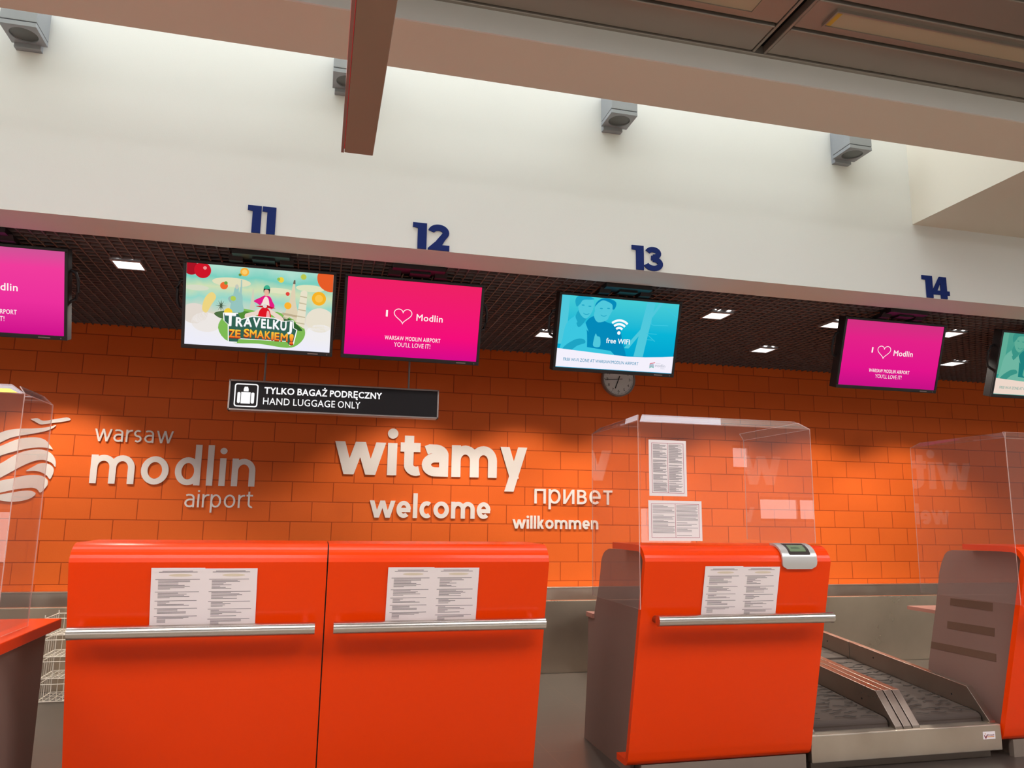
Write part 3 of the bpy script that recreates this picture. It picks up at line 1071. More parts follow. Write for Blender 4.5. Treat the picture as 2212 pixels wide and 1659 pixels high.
def travel_screen(X, label):
    t, scr, P = tv(X, label, M_trv)
    d = 0.0003

    # picture coordinates: a = 0..1 from left to right, b = 0..1 from top to bottom of the lit area
    def U(a, b):
        return (-0.496 + 0.992 * a, 0.284 - 0.563 * b)

    def pl(pts, col, k, sm=True):
        p = [U(a, b) for a, b in pts]
        return poly(smooth_poly(p, 4) if sm else p, E(*col), P, scr, d * k)

    def blob(a, b, ra, col, k, asp=1.0):
        cu, cv = U(a, b)
        r = ra * 0.992
        return poly([(max(-0.496, min(0.496, cu + r * math.cos(q * PI / 14))), max(-0.279, min(0.284, cv + r * asp * math.sin(q * PI / 14)))) for q in range(28)], E(*col), P, scr, d * k)
    # clouds
    for a, b, r, s, c in ((0.06, 0.62, 0.09, 0.8, (226, 216, 206)), (0.14, 0.72, 0.1, 0.7, (236, 230, 226)), (0.92, 0.6, 0.1, 0.9, (232, 224, 206)), (0.93, 0.76, 0.1, 0.6, (240, 238, 240)), (0.3, 0.2, 0.13, 0.25, (226, 222, 186)), (0.62, 0.26, 0.1, 0.2, (224, 226, 190)), (0.84, 0.2, 0.1, 0.25, (222, 226, 190)), (0.07, 0.3, 0.08, 0.25, (214, 218, 196))):
        blob(a, b, r, c, 1, s)
    # green island
    pl([(0.22, 0.78), (0.27, 0.6), (0.36, 0.52), (0.5, 0.54), (0.62, 0.53), (0.72, 0.6), (0.8, 0.68), (0.82, 0.8), (0.78, 0.92), (0.7, 0.98), (0.5, 0.95), (0.3, 0.95)], (126, 186, 84), 2)
    pl([(0.3, 0.62), (0.36, 0.55), (0.46, 0.57), (0.44, 0.66)], (84, 140, 54), 3)
    pl([(0.62, 0.6), (0.7, 0.6), (0.8, 0.74), (0.74, 0.74), (0.66, 0.68)], (52, 96, 48), 3)
    # statue with raised arm
    pl([(0.30, 0.56), (0.305, 0.42), (0.315, 0.34), (0.322, 0.27), (0.335, 0.24), (0.35, 0.26), (0.352, 0.32), (0.375, 0.35), (0.38, 0.46), (0.385, 0.56)], (150, 196, 190), 4)
    pl([(0.352, 0.33), (0.362, 0.24), (0.362, 0.16), (0.37, 0.16), (0.372, 0.25), (0.372, 0.35)], (160, 196, 190), 4, False)
    blob(0.337, 0.25, 0.012, (196, 200, 186), 5, 1.4)
    pl([(0.28, 0.4), (0.315, 0.36), (0.32, 0.43), (0.30, 0.46)], (150, 184, 178), 4)
    # spire and leaning tower of lattice, generic
    pl([(0.428, 0.52), (0.436, 0.4), (0.444, 0.26), (0.450, 0.26), (0.458, 0.4), (0.468, 0.52)], (206, 206, 184), 3, False)
    pl([(0.655, 0.62), (0.70, 0.38), (0.722, 0.12), (0.732, 0.12), (0.742, 0.38), (0.76, 0.5), (0.78, 0.64), (0.745, 0.64), (0.715, 0.55), (0.69, 0.62)], (222, 208, 178), 3, False)
    pl([(0.655, 0.53), (0.78, 0.56), (0.78, 0.585), (0.655, 0.56)], (190, 172, 140), 4, False)
    pl([(0.718, 0.16), (0.724, 0.11), (0.734, 0.11), (0.736, 0.16)], (110, 96, 84), 4, False)
    # round tower, leaning, with bands
    pl([(0.752, 0.66), (0.776, 0.25), (0.80, 0.225), (0.822, 0.25), (0.818, 0.5), (0.81, 0.72)], (232, 224, 200), 5, False)
    for q in range(5):
        b = 0.30 + q * 0.085
        pl([(0.773 - q * 0.005, b), (0.821 - q * 0.002, b + 0.012), (0.821 - q * 0.002, b + 0.026), (0.772 - q * 0.005, b + 0.014)], (196, 184, 154), 6, False)
    # palm
    for an in range(0, 360, 30):
        ca, sa = math.cos(math.radians(an)), math.sin(math.radians(an))
        pl([(0.235 - sa * 0.006, 0.50 - ca * 0.006), (0.235 + ca * 0.042, 0.50 + sa * 0.075), (0.235 + sa * 0.006, 0.50 + ca * 0.006)], (70, 92, 70), 4, False)
    pl([(0.19, 0.60), (0.27, 0.56), (0.30, 0.62), (0.24, 0.66)], (80, 110, 66), 4)
    # fruit
    for a, b, r, c, k in ((0.03, 0.06, 0.05, (168, 20, 36), 4), (0.105, 0.08, 0.056, (206, 22, 40), 5), (0.12, 0.05, 0.012, (236, 150, 150), 6), (0.25, 0.25, 0.026, (240, 104, 50), 6), (0.262, 0.215, 0.012, (110, 160, 70), 7),
                          (0.385, 0.06, 0.03, (246, 176, 60), 6), (0.385, 0.06, 0.018, (250, 206, 110), 7), (0.355, 0.10, 0.010, (110, 140, 60), 7), (0.635, 0.12, 0.02, (240, 208, 60), 6), (0.618, 0.115, 0.011, (150, 190, 80), 7), (0.79, 0.06, 0.02, (186, 200, 80), 6),
                          (0.985, 0.05, 0.10, (230, 92, 40), 6), (0.905, 0.32, 0.05, (246, 178, 40), 6), (0.905, 0.32, 0.028, (250, 196, 80), 7), (0.69, 0.44, 0.025, (250, 178, 50), 7), (0.315, 0.40, 0.018, (176, 204, 80), 7), (0.285, 0.575, 0.028, (240, 206, 60), 7), (0.685, 0.29, 0.014, (226, 70, 60), 7)):
        blob(a, b, r, c, k)
    pl([(0.11, 0.56), (0.125, 0.42), (0.17, 0.34), (0.2, 0.4), (0.17, 0.5), (0.14, 0.6)], (236, 212, 130), 5)
    # rider with helmet, jacket, legs, scooter
    pl([(0.40, 0.585), (0.46, 0.545), (0.5, 0.5), (0.52, 0.53), (0.47, 0.6), (0.42, 0.64), (0.405, 0.67)], (236, 214, 200), 7)
    pl([(0.56, 0.5), (0.6, 0.53), (0.66, 0.6), (0.665, 0.68), (0.64, 0.66), (0.59, 0.58), (0.55, 0.54)], (236, 214, 200), 7)
    pl([(0.455, 0.41), (0.50, 0.36), (0.53, 0.33), (0.565, 0.345), (0.582, 0.4), (0.598, 0.46), (0.575, 0.5), (0.55, 0.44), (0.515, 0.42), (0.5, 0.46), (0.48, 0.44)], (226, 30, 130), 8)
    pl([(0.51, 0.49), (0.515, 0.41), (0.53, 0.35), (0.55, 0.36), (0.56, 0.42), (0.56, 0.49)], (246, 226, 216), 9)
    pl([(0.528, 0.33), (0.526, 0.26), (0.553, 0.26), (0.552, 0.33)], (230, 180, 156), 10)
    pl([(0.518, 0.27), (0.522, 0.225), (0.541, 0.205), (0.56, 0.225), (0.562, 0.27), (0.556, 0.31), (0.552, 0.262), (0.526, 0.262), (0.522, 0.3)], (30, 30, 34), 11)
    pl([(0.519, 0.245), (0.528, 0.21), (0.541, 0.2), (0.555, 0.21), (0.561, 0.245)], (60, 176, 140), 12)
    pl([(0.47, 0.475), (0.52, 0.46), (0.545, 0.45), (0.575, 0.47), (0.605, 0.485), (0.575, 0.49), (0.51, 0.485)], (190, 24, 34), 11)
    pl([(0.488, 0.66), (0.492, 0.55), (0.515, 0.49), (0.55, 0.49), (0.572, 0.55), (0.576, 0.67), (0.53, 0.69)], (222, 22, 36), 12)
    pl([(0.545, 0.64), (0.548, 0.53), (0.564, 0.54), (0.568, 0.64)], (244, 170, 170), 13)
    blob(0.532, 0.465, 0.014, (220, 216, 210), 13)
    # title: white plate, dark green plate, letters
    shape = [(0.25, 0.585), (0.35, 0.575), (0.37, 0.655), (0.45, 0.60), (0.6, 0.605), (0.66, 0.64), (0.735, 0.62), (0.74, 0.72), (0.765, 0.74), (0.745, 0.93), (0.715, 0.95), (0.70, 0.9), (0.36, 0.905), (0.35, 0.955), (0.29, 0.955), (0.285, 0.73), (0.255, 0.68)]
    cx, cy = 0.51, 0.77
    pl(shape, (250, 250, 250), 14, False)
    pl([(cx + (a - cx) * 0.97, cy + (b - cy) * 0.93) for a, b in shape], (52, 98, 82), 15, False)
    sz = [1.35, 0.98, 0.98, 1.0, 1.0, 1.0, 1.0, 1.0, 1.05]
    dr = [0, 0.0, -0.005, -0.005, 0.0, 0.002, 0.006, 0.012, 0.018]
    xa = [0.262, 0.338, 0.392, 0.455, 0.512, 0.553, 0.593, 0.645, 0.695]
    xb = [0.345, 0.392, 0.455, 0.510, 0.550, 0.592, 0.645, 0.694, 0.733]
    for layer, (off, col) in enumerate((((0.004, 0.008), (150, 160, 170)), ((0, 0), (252, 252, 252)))):
        mb = MB()
        for ch, s, q, a, b in zip('TRAVELKUJ', sz, dr, xa, xb):
            u0, v0 = U(a + off[0] * 0.5, 0.745 + q + off[1])
            u1, _ = U(b - 0.006, 0)
            put_text(mb, ch, u0, u1, v0, 0.070 * s, P, d * (16 + layer), 0.03)
        mb.build('screen_text', E(*col), scr)
    xa2 = [0.296, 0.338, 0.395, 0.437, 0.487, 0.540, 0.585, 0.607, 0.650, 0.712]
    xb2 = [0.336, 0.375, 0.434, 0.484, 0.535, 0.580, 0.602, 0.642, 0.700, 0.742]
    M_fire = ramp_emat('orange lettering', [(0.0, lin(214, 50, 30)), (0.5, lin(246, 120, 40)), (1.0, lin(252, 200, 60))], -0.255, -0.15, 1.0)
    for layer, m in ((0, E(150, 30, 24)), (1, M_fire)):
        mb = MB()
        for i, (ch, a, b) in enumerate(zip('ZESMAKIEM!', xa2, xb2)):
            q = 0.012 * (1 - layer) + (0.012 if i < 2 else -0.006 + 0.004 * (i - 2)) + (0.03 if ch == '!' else 0)
            u0, v0 = U(a, 0.878 + q)
            u1, _ = U(b, 0)
            put_text(mb, ch, u0, u1, v0, 0.078 if ch == '!' else 0.060, P, d * (18 + layer), 0.03)
        mb.build('screen_text', m, scr)
    return t


love_screen(-2.218, 'pink love screen cut off by the left edge of the photo', M_pinkC, (1,))
travel_screen(-0.463, 'screen showing a travel food advert with a red scooter below the number 11')
love_screen(0.633, 'bright pink love screen right of the food advert, below the number 12', M_pinkA, (1,))
wifi_screen(2.262, 'blue screen showing a free wifi notice below the number 13', M_cyanA)
love_screen(4.823, 'magenta love screen below the number 14', M_pinkB)
wifi_screen(6.46, 'teal wifi screen cut off by the right edge of the photo', M_cyanB, True)

# ------------------------------------------------------------------ hand luggage sign
YS = 6.2
t = thing('luggage_sign', (0.115, YS, 2.127), 'black lit sign with white suitcase symbol hanging below the screens', 'sign')
a, b, z0, z1 = -0.702, 0.93, 2.127, 2.366
f = MB()
f.box(a, b, YS, YS + 0.1, z0, z0 + 0.013).box(a, b, YS, YS + 0.1, z1 - 0.013, z1).box(a, a + 0.013, YS, YS + 0.1, z0, z1).box(b - 0.013, b, YS, YS + 0.1, z0, z1)
f.build('frame', M_alu, t, bevel=0.002)
MB().box(a + 0.013, b - 0.013, YS + 0.008, YS + 0.09, z0 + 0.013, z1 - 0.013).build('sign_face', mat('sign black', lin(24, 16, 20), 0.5, spec=0.3), t)
PS = lambda u, v, d: Vector((u, YS + 0.008 - d, v))
for wd_, a_, b_, z_, h_, o_ in (('TYLKO', -0.44, -0.214, 2.266, 0.055, 0.026), ('BAGAŻ', -0.191, 0.037, 2.266, 0.055, 0.026), ('PODRĘCZNY', 0.058, 0.467, 2.266, 0.055, 0.026),
                              ('HAND', -0.444, -0.245, 2.182, 0.056, 0.006), ('LUGGAGE', -0.218, 0.102, 2.182, 0.056, 0.006), ('ONLY', 0.124, 0.299, 2.182, 0.056, 0.006)):
    put_text(MB(), wd_, a_, b_, z_, h_, PS, 0.001, o_, 1.06).build('sign_text', M_lit, t)
mb = MB()
mb.ring(rrect(-0.659, -0.484, 2.156, 2.338, 0.02), rrect(-0.650, -0.493, 2.165, 2.329, 0.014), PS, 0.0006, 0.0012)
mb.prism(rrect(-0.636, -0.614, 2.184, 2.270, 0.010), PS, 0.0006, 0.0012)
mb.prism(rrect(-0.609, -0.540, 2.182, 2.272, 0.002), PS, 0.0006, 0.0012)
mb.prism(rrect(-0.535, -0.511, 2.184, 2.270, 0.010), PS, 0.0006, 0.0012)
mb.prism([(-0.592, 2.277), (-0.556, 2.277), (-0.556, 2.295), (-0.562, 2.314), (-0.586, 2.314), (-0.592, 2.295)], PS, 0.0006, 0.0012)
mb.build('suitcase_symbol', M_lit, t)
for X in (-0.447, 0.684):
    MB().tube([(X, YS + 0.05, z1 - 0.005), (X, YS + 0.05, 3.16)], 0.008).build('hanger_rod', M_alu, t)

# ------------------------------------------------------------------ wall clock
t = thing('wall_clock', (3.26, YW, 2.90), 'round white wall clock half hidden behind the blue wifi screen', 'clock')
PC = lambda u, v, d: Vector((3.26 + u, YW - d, 2.90 + v))
mb = MB()
mb.ring(ell(0, 0, 0.198, 0.198, 0, 354, 59), ell(0, 0, 0.183, 0.183, 0, 354, 59), PC, 0.0, 0.055)
mb.build('rim', M_clockrim, t, smooth=True)
MB().disc(0, 0, 0.185, 0.185, PC, 0.0, 0.035, 60).build('dial', M_clockface, t)
mb = MB()
for i in range(60):
    an = i * PI / 30
    r0_, r1_ = (0.163 if i % 5 else 0.158), 0.172
    wd = 0.002 if i % 5 else 0.004
    mb.stroke([(r0_ * math.sin(an), r0_ * math.cos(an)), (r1_ * math.sin(an), r1_ * math.cos(an))], wd, PC, 0.0352, 0.0358)
for i in range(1, 13):
    an = i * PI / 6
    wv = 0.020 if i < 10 else 0.036
    cx, cy = 0.135 * math.sin(an), 0.135 * math.cos(an)
    put_text(mb, str(i), cx - wv / 2, cx + wv / 2, cy - 0.016, 0.032, PC, 0.0356)
mb.build('dial_marks', M_clockink, t)
mb = MB()
for ang, ln, tl, wd, k in ((201, 0.115, 0.04, 0.010, 0.040), (264, 0.165, 0.045, 0.007, 0.044)):
    an = math.radians(ang)
    mb2 = MB()
    mb2.stroke([(-tl * math.sin(an), -tl * math.cos(an)), (ln * math.sin(an), ln * math.cos(an))], wd, PC, k, k + 0.002)
    mb2.build('hand', M_clockink, t)

# ------------------------------------------------------------------ check-in counters
SL = 0.2575     # the fronts lean back towards the floor


def front_y(z):
    return 3.787 + (1.163 - z) * SL


def shell_profile(y_back):
    th = 0.034
    h = th / 2
    top = 1.213 - h
    pts = [(y_back, top), (3.95, top)]
    pts += ell(3.8995, top - 0.085, 0.085, 0.085, 90, 167, 9)
    pts.append((front_y(0.125) + h * 1.03, 0.125))
    pts += ell(front_y(0.10) + 0.056, 0.101, 0.036, 0.036, 195, 270, 6)
    pts += [(4.225, 0.065)]
    return pts, th


def rail(x0, x1, t, peg):
    z, yo = 0.832, 3.797
    MB().tube([(x0, yo, z), (x1, yo, z)], 0.028, 24).build('bumper_rail', M_rail, t, smooth=True)
    for X in (x0 + 0.021, x1 - 0.045):
        MB().tube([(X, yo, z), (X, front_y(z) + 0.003, z)], 0.019, 14).build('rail_bracket', peg, t, smooth=True)


def counter(x0, x1, label, slots=False, tail=True):
    t = thing('check_in_counter', ((x0 + x1) / 2, 4.2, FL), label, 'counter', 'orange check-in counters')
    pts, th = shell_profile(4.26)
    mb = MB()
    mb.stroke(pts, th, lambda u, v, d: Vector((d, u, v)), x0, x1)
    mb.build('front_shell', M_orange, t, smooth=True)
    a, b = x0 + 0.085, x1 - 0.025
    side = [(4.24, 0.085), (front_y(0.2) + 0.075, 0.15), (front_y(1.1) + 0.045, 1.1), (3.92, 1.178), (4.53, 1.165)]
    side += ell(4.545, 1.04, 0.135, 0.118, 78, 0, 8)
    if not slots:
        side += [(4.72, 0.92), (4.80, 0.75), (4.80, FL), (4.24, FL)]
    else:
        side += [(4.58, 0.93), (4.645, 0.742), (4.73, 0.365), (4.78, FL), (4.24, FL)]
    if slots:
        side = side[:4] + [(4.44, 1.166), (4.48, 1.155), (4.505, 1.134), (4.537, 1.082), (4.565, 1.015), (4.625, 0.76), (4.727, 0.378), (4.80, FL), (4.24, FL)]
    for X0, X1 in ((a, a + 0.022), (b - 0.022, b)):
        MB().prism(side, lambda u, v, d: Vector((d, u, v)), X0, X1).build('side_panel', M_grey, t)
    MB().box(a + 0.022, b - 0.022, 4.14, 4.16, 0.05, 1.15).build('modesty_panel', M_grey, t)
    M_desk = bpy.data.materials.get('desk laminate') or mat('desk laminate', lin(176, 120, 104), 0.5)
    MB().box(a + 0.022, b - 0.022, 4.17, 4.92, 0.722, 0.746).build('desk_top', M_desk, t)
    if tail:
        MB().box(a - 0.012, a + 0.022, 4.80, 4.925, 0.718, 0.746).build('desk_edge', M_desk, t)
        MB().prism([(4.80, FL), (4.80, 0.718), (4.915, 0.718), (4.93, 0.42), (5.0, FL)], lambda u, v, d: Vector((d, u, v)), a, a + 0.022).build('side_panel', M_grey, t)
    MB().box(a + 0.03, b - 0.03, 4.12, 4.78, FL, 0.05).build('plinth', M_plinth, t)
    if slots:
        k = a / 4.13
        for sl in ([(4.422, 0.853), (4.083, 0.86), (4.089, 0.807), (4.432, 0.807)], [(4.464, 0.699), (4.086, 0.704), (4.092, 0.652), (4.473, 0.65)], [(4.622, 0.542), (4.091, 0.548), (4.096, 0.499), (4.633, 0.497)]):
            MB().prism([(y + 0.062, z - 0.008) for y, z in sl], lambda u, v, d: Vector((d, u, v)), a - 0.0015, a + 0.001).build('slot', M_slot, t)  # flat darker strips drawn in place of recessed slots
        MB().prism([(4.06, 0.392), (4.09, 0.392), (4.09, 0.385), (4.06, 0.383)], lambda u, v, d: Vector((d, u, v)), a - 0.001, a).build('scratch', M_dark, t)
    return t


ca = counter(-1.033, 0.064, 'orange check-in counter under the number 11, left of the seam')
rail(-1.008, 0.024, ca, M_rail)
pts, th = shell_profile(4.25)
MB().stroke(pts, 0.02, lambda u, v, d: Vector((d, u, v)), 0.0645, 0.0695).build('seam_dark_strip', M_dark, ca)  # added dark strip, stops light showing through the gap between the counters
cb = counter(0.070, 1.153, 'orange check-in counter under the number 12, right of the seam')
rail(0.108, 1.132, cb, M_rail)
cc = counter(1.675, 2.782, 'orange check-in counter with clear screen and green weight readout')
M_peg = mat('brown bracket', lin(140, 54, 28), 0.4)
rail(1.738, 2.772, cc, M_peg)
cd = counter(4.115, 5.21, 'orange check-in counter at the right edge, grey slotted side', slots=True, tail=False)
rail(4.16, 5.19, cd, M_rail)
# plinth faces seen below the fronts
for t, X0, X1 in ((cc, 1.76, 2.76), (cd, 4.2, 5.17)):
    MB().box(X0, X1, 4.085, 4.12, FL, 0.05).build('kick_plate', M_plinth, t)

# low accessible counter at the left edge
t = thing('check_in_counter', (-1.9, 4.2, FL), 'low orange-topped counter with grey side at the left edge', 'counter', 'orange check-in counters')
MB().box(-2.6, -1.24, 3.3, 4.55, 0.755, 0.805).build('counter_top', M_orange, t, bevel=0.004)
MB().box(-2.55, -1.275, 3.45, 4.44, FL, 0.755).build('cabinet', M_grey, t)

# ------------------------------------------------------------------ paper notices on the fronts


def paper_lines(mb, P, x0, x1, z0, z1, seed, d):
    rnd = random.Random(seed)
    W = x1 - x0
    z = z1 - (z1 - z0) * 0.045
    st = (z1 - z0) / 62.0
    for k in range(2):
        mb.prism([(x0 + W * (0.17 - 0.07 * k), z), (x1 - W * (0.2 - 0.1 * k), z), (x1 - W * (0.2 - 0.1 * k), z - st * 0.55), (x0 + W * (0.17 - 0.07 * k), z - st * 0.55)], P, d, d + 0.0002)
        z -= st * 1.1
    z -= st * 6
    while z > z0 + st * 2:
        n = rnd.choice((4, 5, 6, 8))
        a = x0 + W * 0.03
        b = x0 + W * rnd.uniform(0.85, 0.97)
        mb.prism([(a, z), (b, z), (b, z - st * 0.5), (a, z - st * 0.5)], P, d, d + 0.0002)
        z -= st * 1.15
        for _ in range(n):
            if z < z0 + st * 2:
                break
            a = x0 + W * 0.09
            b = a + W * rnd.choice((0.18, 0.25, 0.3, 0.42, 0.55, 0.6, 0.66))
            mb.prism([(a, z), (b, z), (b, z - st * 0.5), (a, z - st * 0.5)], P, d, d + 0.0002)
            z -= st * 1.15
        z -= st * 1.8


for i, (x0, x1, lab) in enumerate(((-0.697, -0.245, 'white two-page paper notice on the counter under the number 11'),
                                   (0.351, 0.795, 'white two-page paper notice on the counter under the number 12'),
                                   (2.018, 2.465, 'white two-page paper notice on the counter with the clear screen'))):
    z1, z0 = 1.106, 0.822
    PP = lambda u, v, d: Vector((u, front_y(v) - 0.0015 - d, v))
    t = thing('paper_notice', ((x0 + x1) / 2, front_y(z0), z0), lab, 'paper', 'paper notices on the counter fronts')
    xm = (x0 + x1) / 2
    for k, (a, b) in enumerate(((x0, xm), (xm, x1))):
        mb = MB()
        mb.prism([(a, z0), (b, z0), (b, z1 - 0.003 * k), (a, z1 - 0.003 * k)], PP, 0.0, 0.0008)
        mb.cur = 1
        paper_lines(mb, PP, a + 0.012, b - 0.012, z0, z1, 11 + k, 0.001)
        mb.cur = 2
        mb.disc((a + b) / 2 + 0.01, z1 - 0.033, 0.05, 0.006, PP, 0.001, 0.0012, 20)
        mb.build('page', [M_paper, M_ink, M_stain], t)

# ------------------------------------------------------------------ weight display on the third counter
t = thing('weight_display', (2.59, 3.8, 1.15), 'silver weight readout with green screen on the counter corner', 'display')


def hug(s):
    """point on the counter bend, s = 0 at the top edge going down the front"""
    pts = [(3.91, 1.2135), (3.88, 1.212), (3.85, 1.204), (3.822, 1.187), (3.804, 1.163), (3.7985, 1.135), (3.8015, 1.115), (3.8085, 1.085)]
    L = [0]
    for i in range(1, len(pts)):
        L.append(L[-1] + math.dist(pts[i], pts[i - 1]))
    s = max(0, min(L[-1], s))
    for i in range(1, len(pts)):
        if s <= L[i] + 1e-9:
            k = (s - L[i - 1]) / (L[i] - L[i - 1])
            y = pts[i - 1][0] + k * (pts[i][0] - pts[i - 1][0])
            z = pts[i - 1][1] + k * (pts[i][1] - pts[i - 1][1])
            tx = Vector((pts[i][0] - pts[i - 1][0], pts[i][1] - pts[i - 1][1])).normalized()
            return y, z, -(-tx.y), -tx.x
    return pts[-1][0], pts[-1][1], -1, 0


def strap(u0, u1, s0, s1, r, d0, d1, n=14, m=12):
    """rounded plate that follows the bend"""
    mb = MB()
    G = []
    for i in range(n + 1):
        s = s0 + (s1 - s0) * i / n
        y, z, ny, nz = hug(s)
        nrm = Vector((ny, -nz if False else nz))
        e = 0.0
        q = s1 - s
        if q < r:
            e = r - math.sqrt(max(0, r * r - (r - q) ** 2))
        row = []
        for j in range(m + 1):
            x = (u0 + e) + (u1 - u0 - 2 * e) * j / m
            row.append((x, y, z, ny, nz))
        G.append(row)
    vs = []
    for d in (d0, d1):
        for row in G:
            for (x, y, z, ny, nz) in row:
                vs.append((x, y + ny * d, z + nz * d))
    N = (n + 1) * (m + 1)
    fs = []
    ix = lambda k, i, j: k * N + i * (m + 1) + j
    for k in (0, 1):
        for i in range(n):
            for j in range(m):
                fs.append((ix(k, i, j), ix(k, i, j + 1), ix(k, i + 1, j + 1), ix(k, i + 1, j)))
    for i in range(n):
        for j in (0, m):
            fs.append((ix(0, i, j), ix(1, i, j), ix(1, i + 1, j), ix(0, i + 1, j)))
    for j in range(m):
        for i in (0, n):
            fs.append((ix(0, i, j), ix(1, i, j), ix(1, i, j + 1), ix(0, i, j + 1)))
    mb.add(vs, fs)
    return mb


# outward normals: y negative, z positive around the bend
_h = hug


def hug(s):
    y, z, _, _ = _h(s)
    y2, z2, _, _ = _h(s + 0.004)
    y1, z1, _, _ = _h(max(0, s - 0.004))
    tx = Vector((y2 - y1, z2 - z1))
    if tx.length < 1e-9:
        return y, z, -1, 0
    tx.normalize()
    nx = Vector((tx.y, -tx.x))
    if nx.x > 0 or (abs(nx.x) < 1e-6 and nx.y < 0):
        nx = -nx
    if nx.y < -0.4:
        nx = -nx
    return y, z, nx.x, nx.y


strap(2.475, 2.688, 0.0, 0.195, 0.03, 0.0005, 0.012).build('housing', M_silver, t, smooth=True)
strap(2.52, 2.652, 0.035, 0.125, 0.004, 0.004, 0.0135).build('bezel', mat('readout bezel', lin(62, 56, 54), 0.2), t, smooth=True)
strap(2.533, 2.632, 0.062, 0.108, 0.002, 0.006, 0.0145).build('readout', M_lcd, t, smooth=True)
strap(2.548, 2.60, 0.083, 0.092, 0.001, 0.01, 0.015).build('readout_marks', M_lcdink, t)

# ------------------------------------------------------------------ clear acrylic screens
TH = 0.005


def sheet(name, quad, t, thick=TH):
    """one clear sheet with bright cut edges; quad = 4 corner points"""
    q = [Vector(p) for p in quad]
    n = (q[1] - q[0]).cross(q[3] - q[0]).normalized() * thick / 2
    mb = MB()
    v = [p - n for p in q] + [p + n for p in q]
    mb.add(v, [(0, 1, 2, 3), (7, 6, 5, 4)])
    mb.cur = 1
    mb.add(v, [(0, 4, 5, 1), (1, 5, 6, 2), (2, 6, 7, 3), (3, 7, 4, 0)])
    return mb.build(name, [M_acr, M_acredge], t)


def shield(x0, x1, label, left_bottom, left_back, right_back, right_bottom, zb=1.226, sticker=False, glint=None):
    yf, zt = 3.86, 1.870
    t = thing('acrylic_screen', ((x0 + x1) / 2, yf, zb), label, 'screen guard', 'clear acrylic screens on the counters')
    sheet('front_panel', [(x0, yf, zb), (x1, yf, zb), (x1, yf, zt), (x0, yf, zt)], t)
    sheet('front_flange', [(x0, yf, zt), (x1, yf, zt), (x1 - 0.07, yf + 0.045, zt + 0.045), (x0 + 0.035, yf + 0.045, zt + 0.045)], t)
    xl = x0 - 0.018
    sheet('left_panel', [(xl, yf - 0.02, left_bottom), (xl, left_back, left_bottom), (xl, left_back, zt), (xl, yf - 0.02, zt)], t)
    lf = sheet('left_flange', [(xl, yf - 0.02, zt), (xl, left_back, zt), (xl + 0.035, left_back - 0.06, zt + 0.035), (xl + 0.004, yf - 0.02, zt + 0.035)], t)
    sheet('right_panel', [(x1, yf, right_bottom), (x1, right_back, right_bottom), (x1, right_back, zt), (x1, yf, zt)], t)
    sheet('right_flange', [(x1, yf, zt), (x1, right_back, zt), (x1 - 0.04, right_back - 0.02, zt + 0.04), (x1 - 0.04, yf + 0.05, zt + 0.04)], t)
    if sticker:
        mb = MB()
        e = Vector((-0.0035, -0.001, 0.001))
        mb.add([Vector((xl, yf - 0.02, zt + 0.004)) + e, Vector((xl + 0.006, yf + 0.17, zt + 0.004)) + e, Vector((xl + 0.012, yf + 0.17, zt + 0.033)) + e, Vector((xl + 0.004, yf - 0.02, zt + 0.035)) + e], [(0, 1, 2, 3)])
        mb.build('label_sticker', M_label, lf)
    if glint:
        mb = MB()
        mb.prism(glint, lambda u, v, d: Vector((u, yf + (v - zt) - 0.004 - d * 0.7, v + d * 0.7)), 0, 0.0015)
        mb.build('yellow_glint', M_yellow, t)  # yellow reflection along the top flange, painted as a coloured strip
    return t


shield(1.680, 2.735, 'clear acrylic screen with two papers taped on, on the counter under the number 13', 0.885, 4.56, 4.576, 1.226, sticker=True)
shield(4.112, 5.165, 'clear acrylic screen at the right edge, above the grey slotted counter', 0.872, 4.63, 4.6, 1.226)
shield(-2.33, -1.302, 'clear acrylic screen at the left edge, in front of the globe emblem', 0.808, 4.27, 4.25, 0.808, zb=0.81, glint=[(-1.7, 1.872), (-1.33, 1.872), (-1.37, 1.892), (-1.55, 1.89), (-1.7, 1.878)])

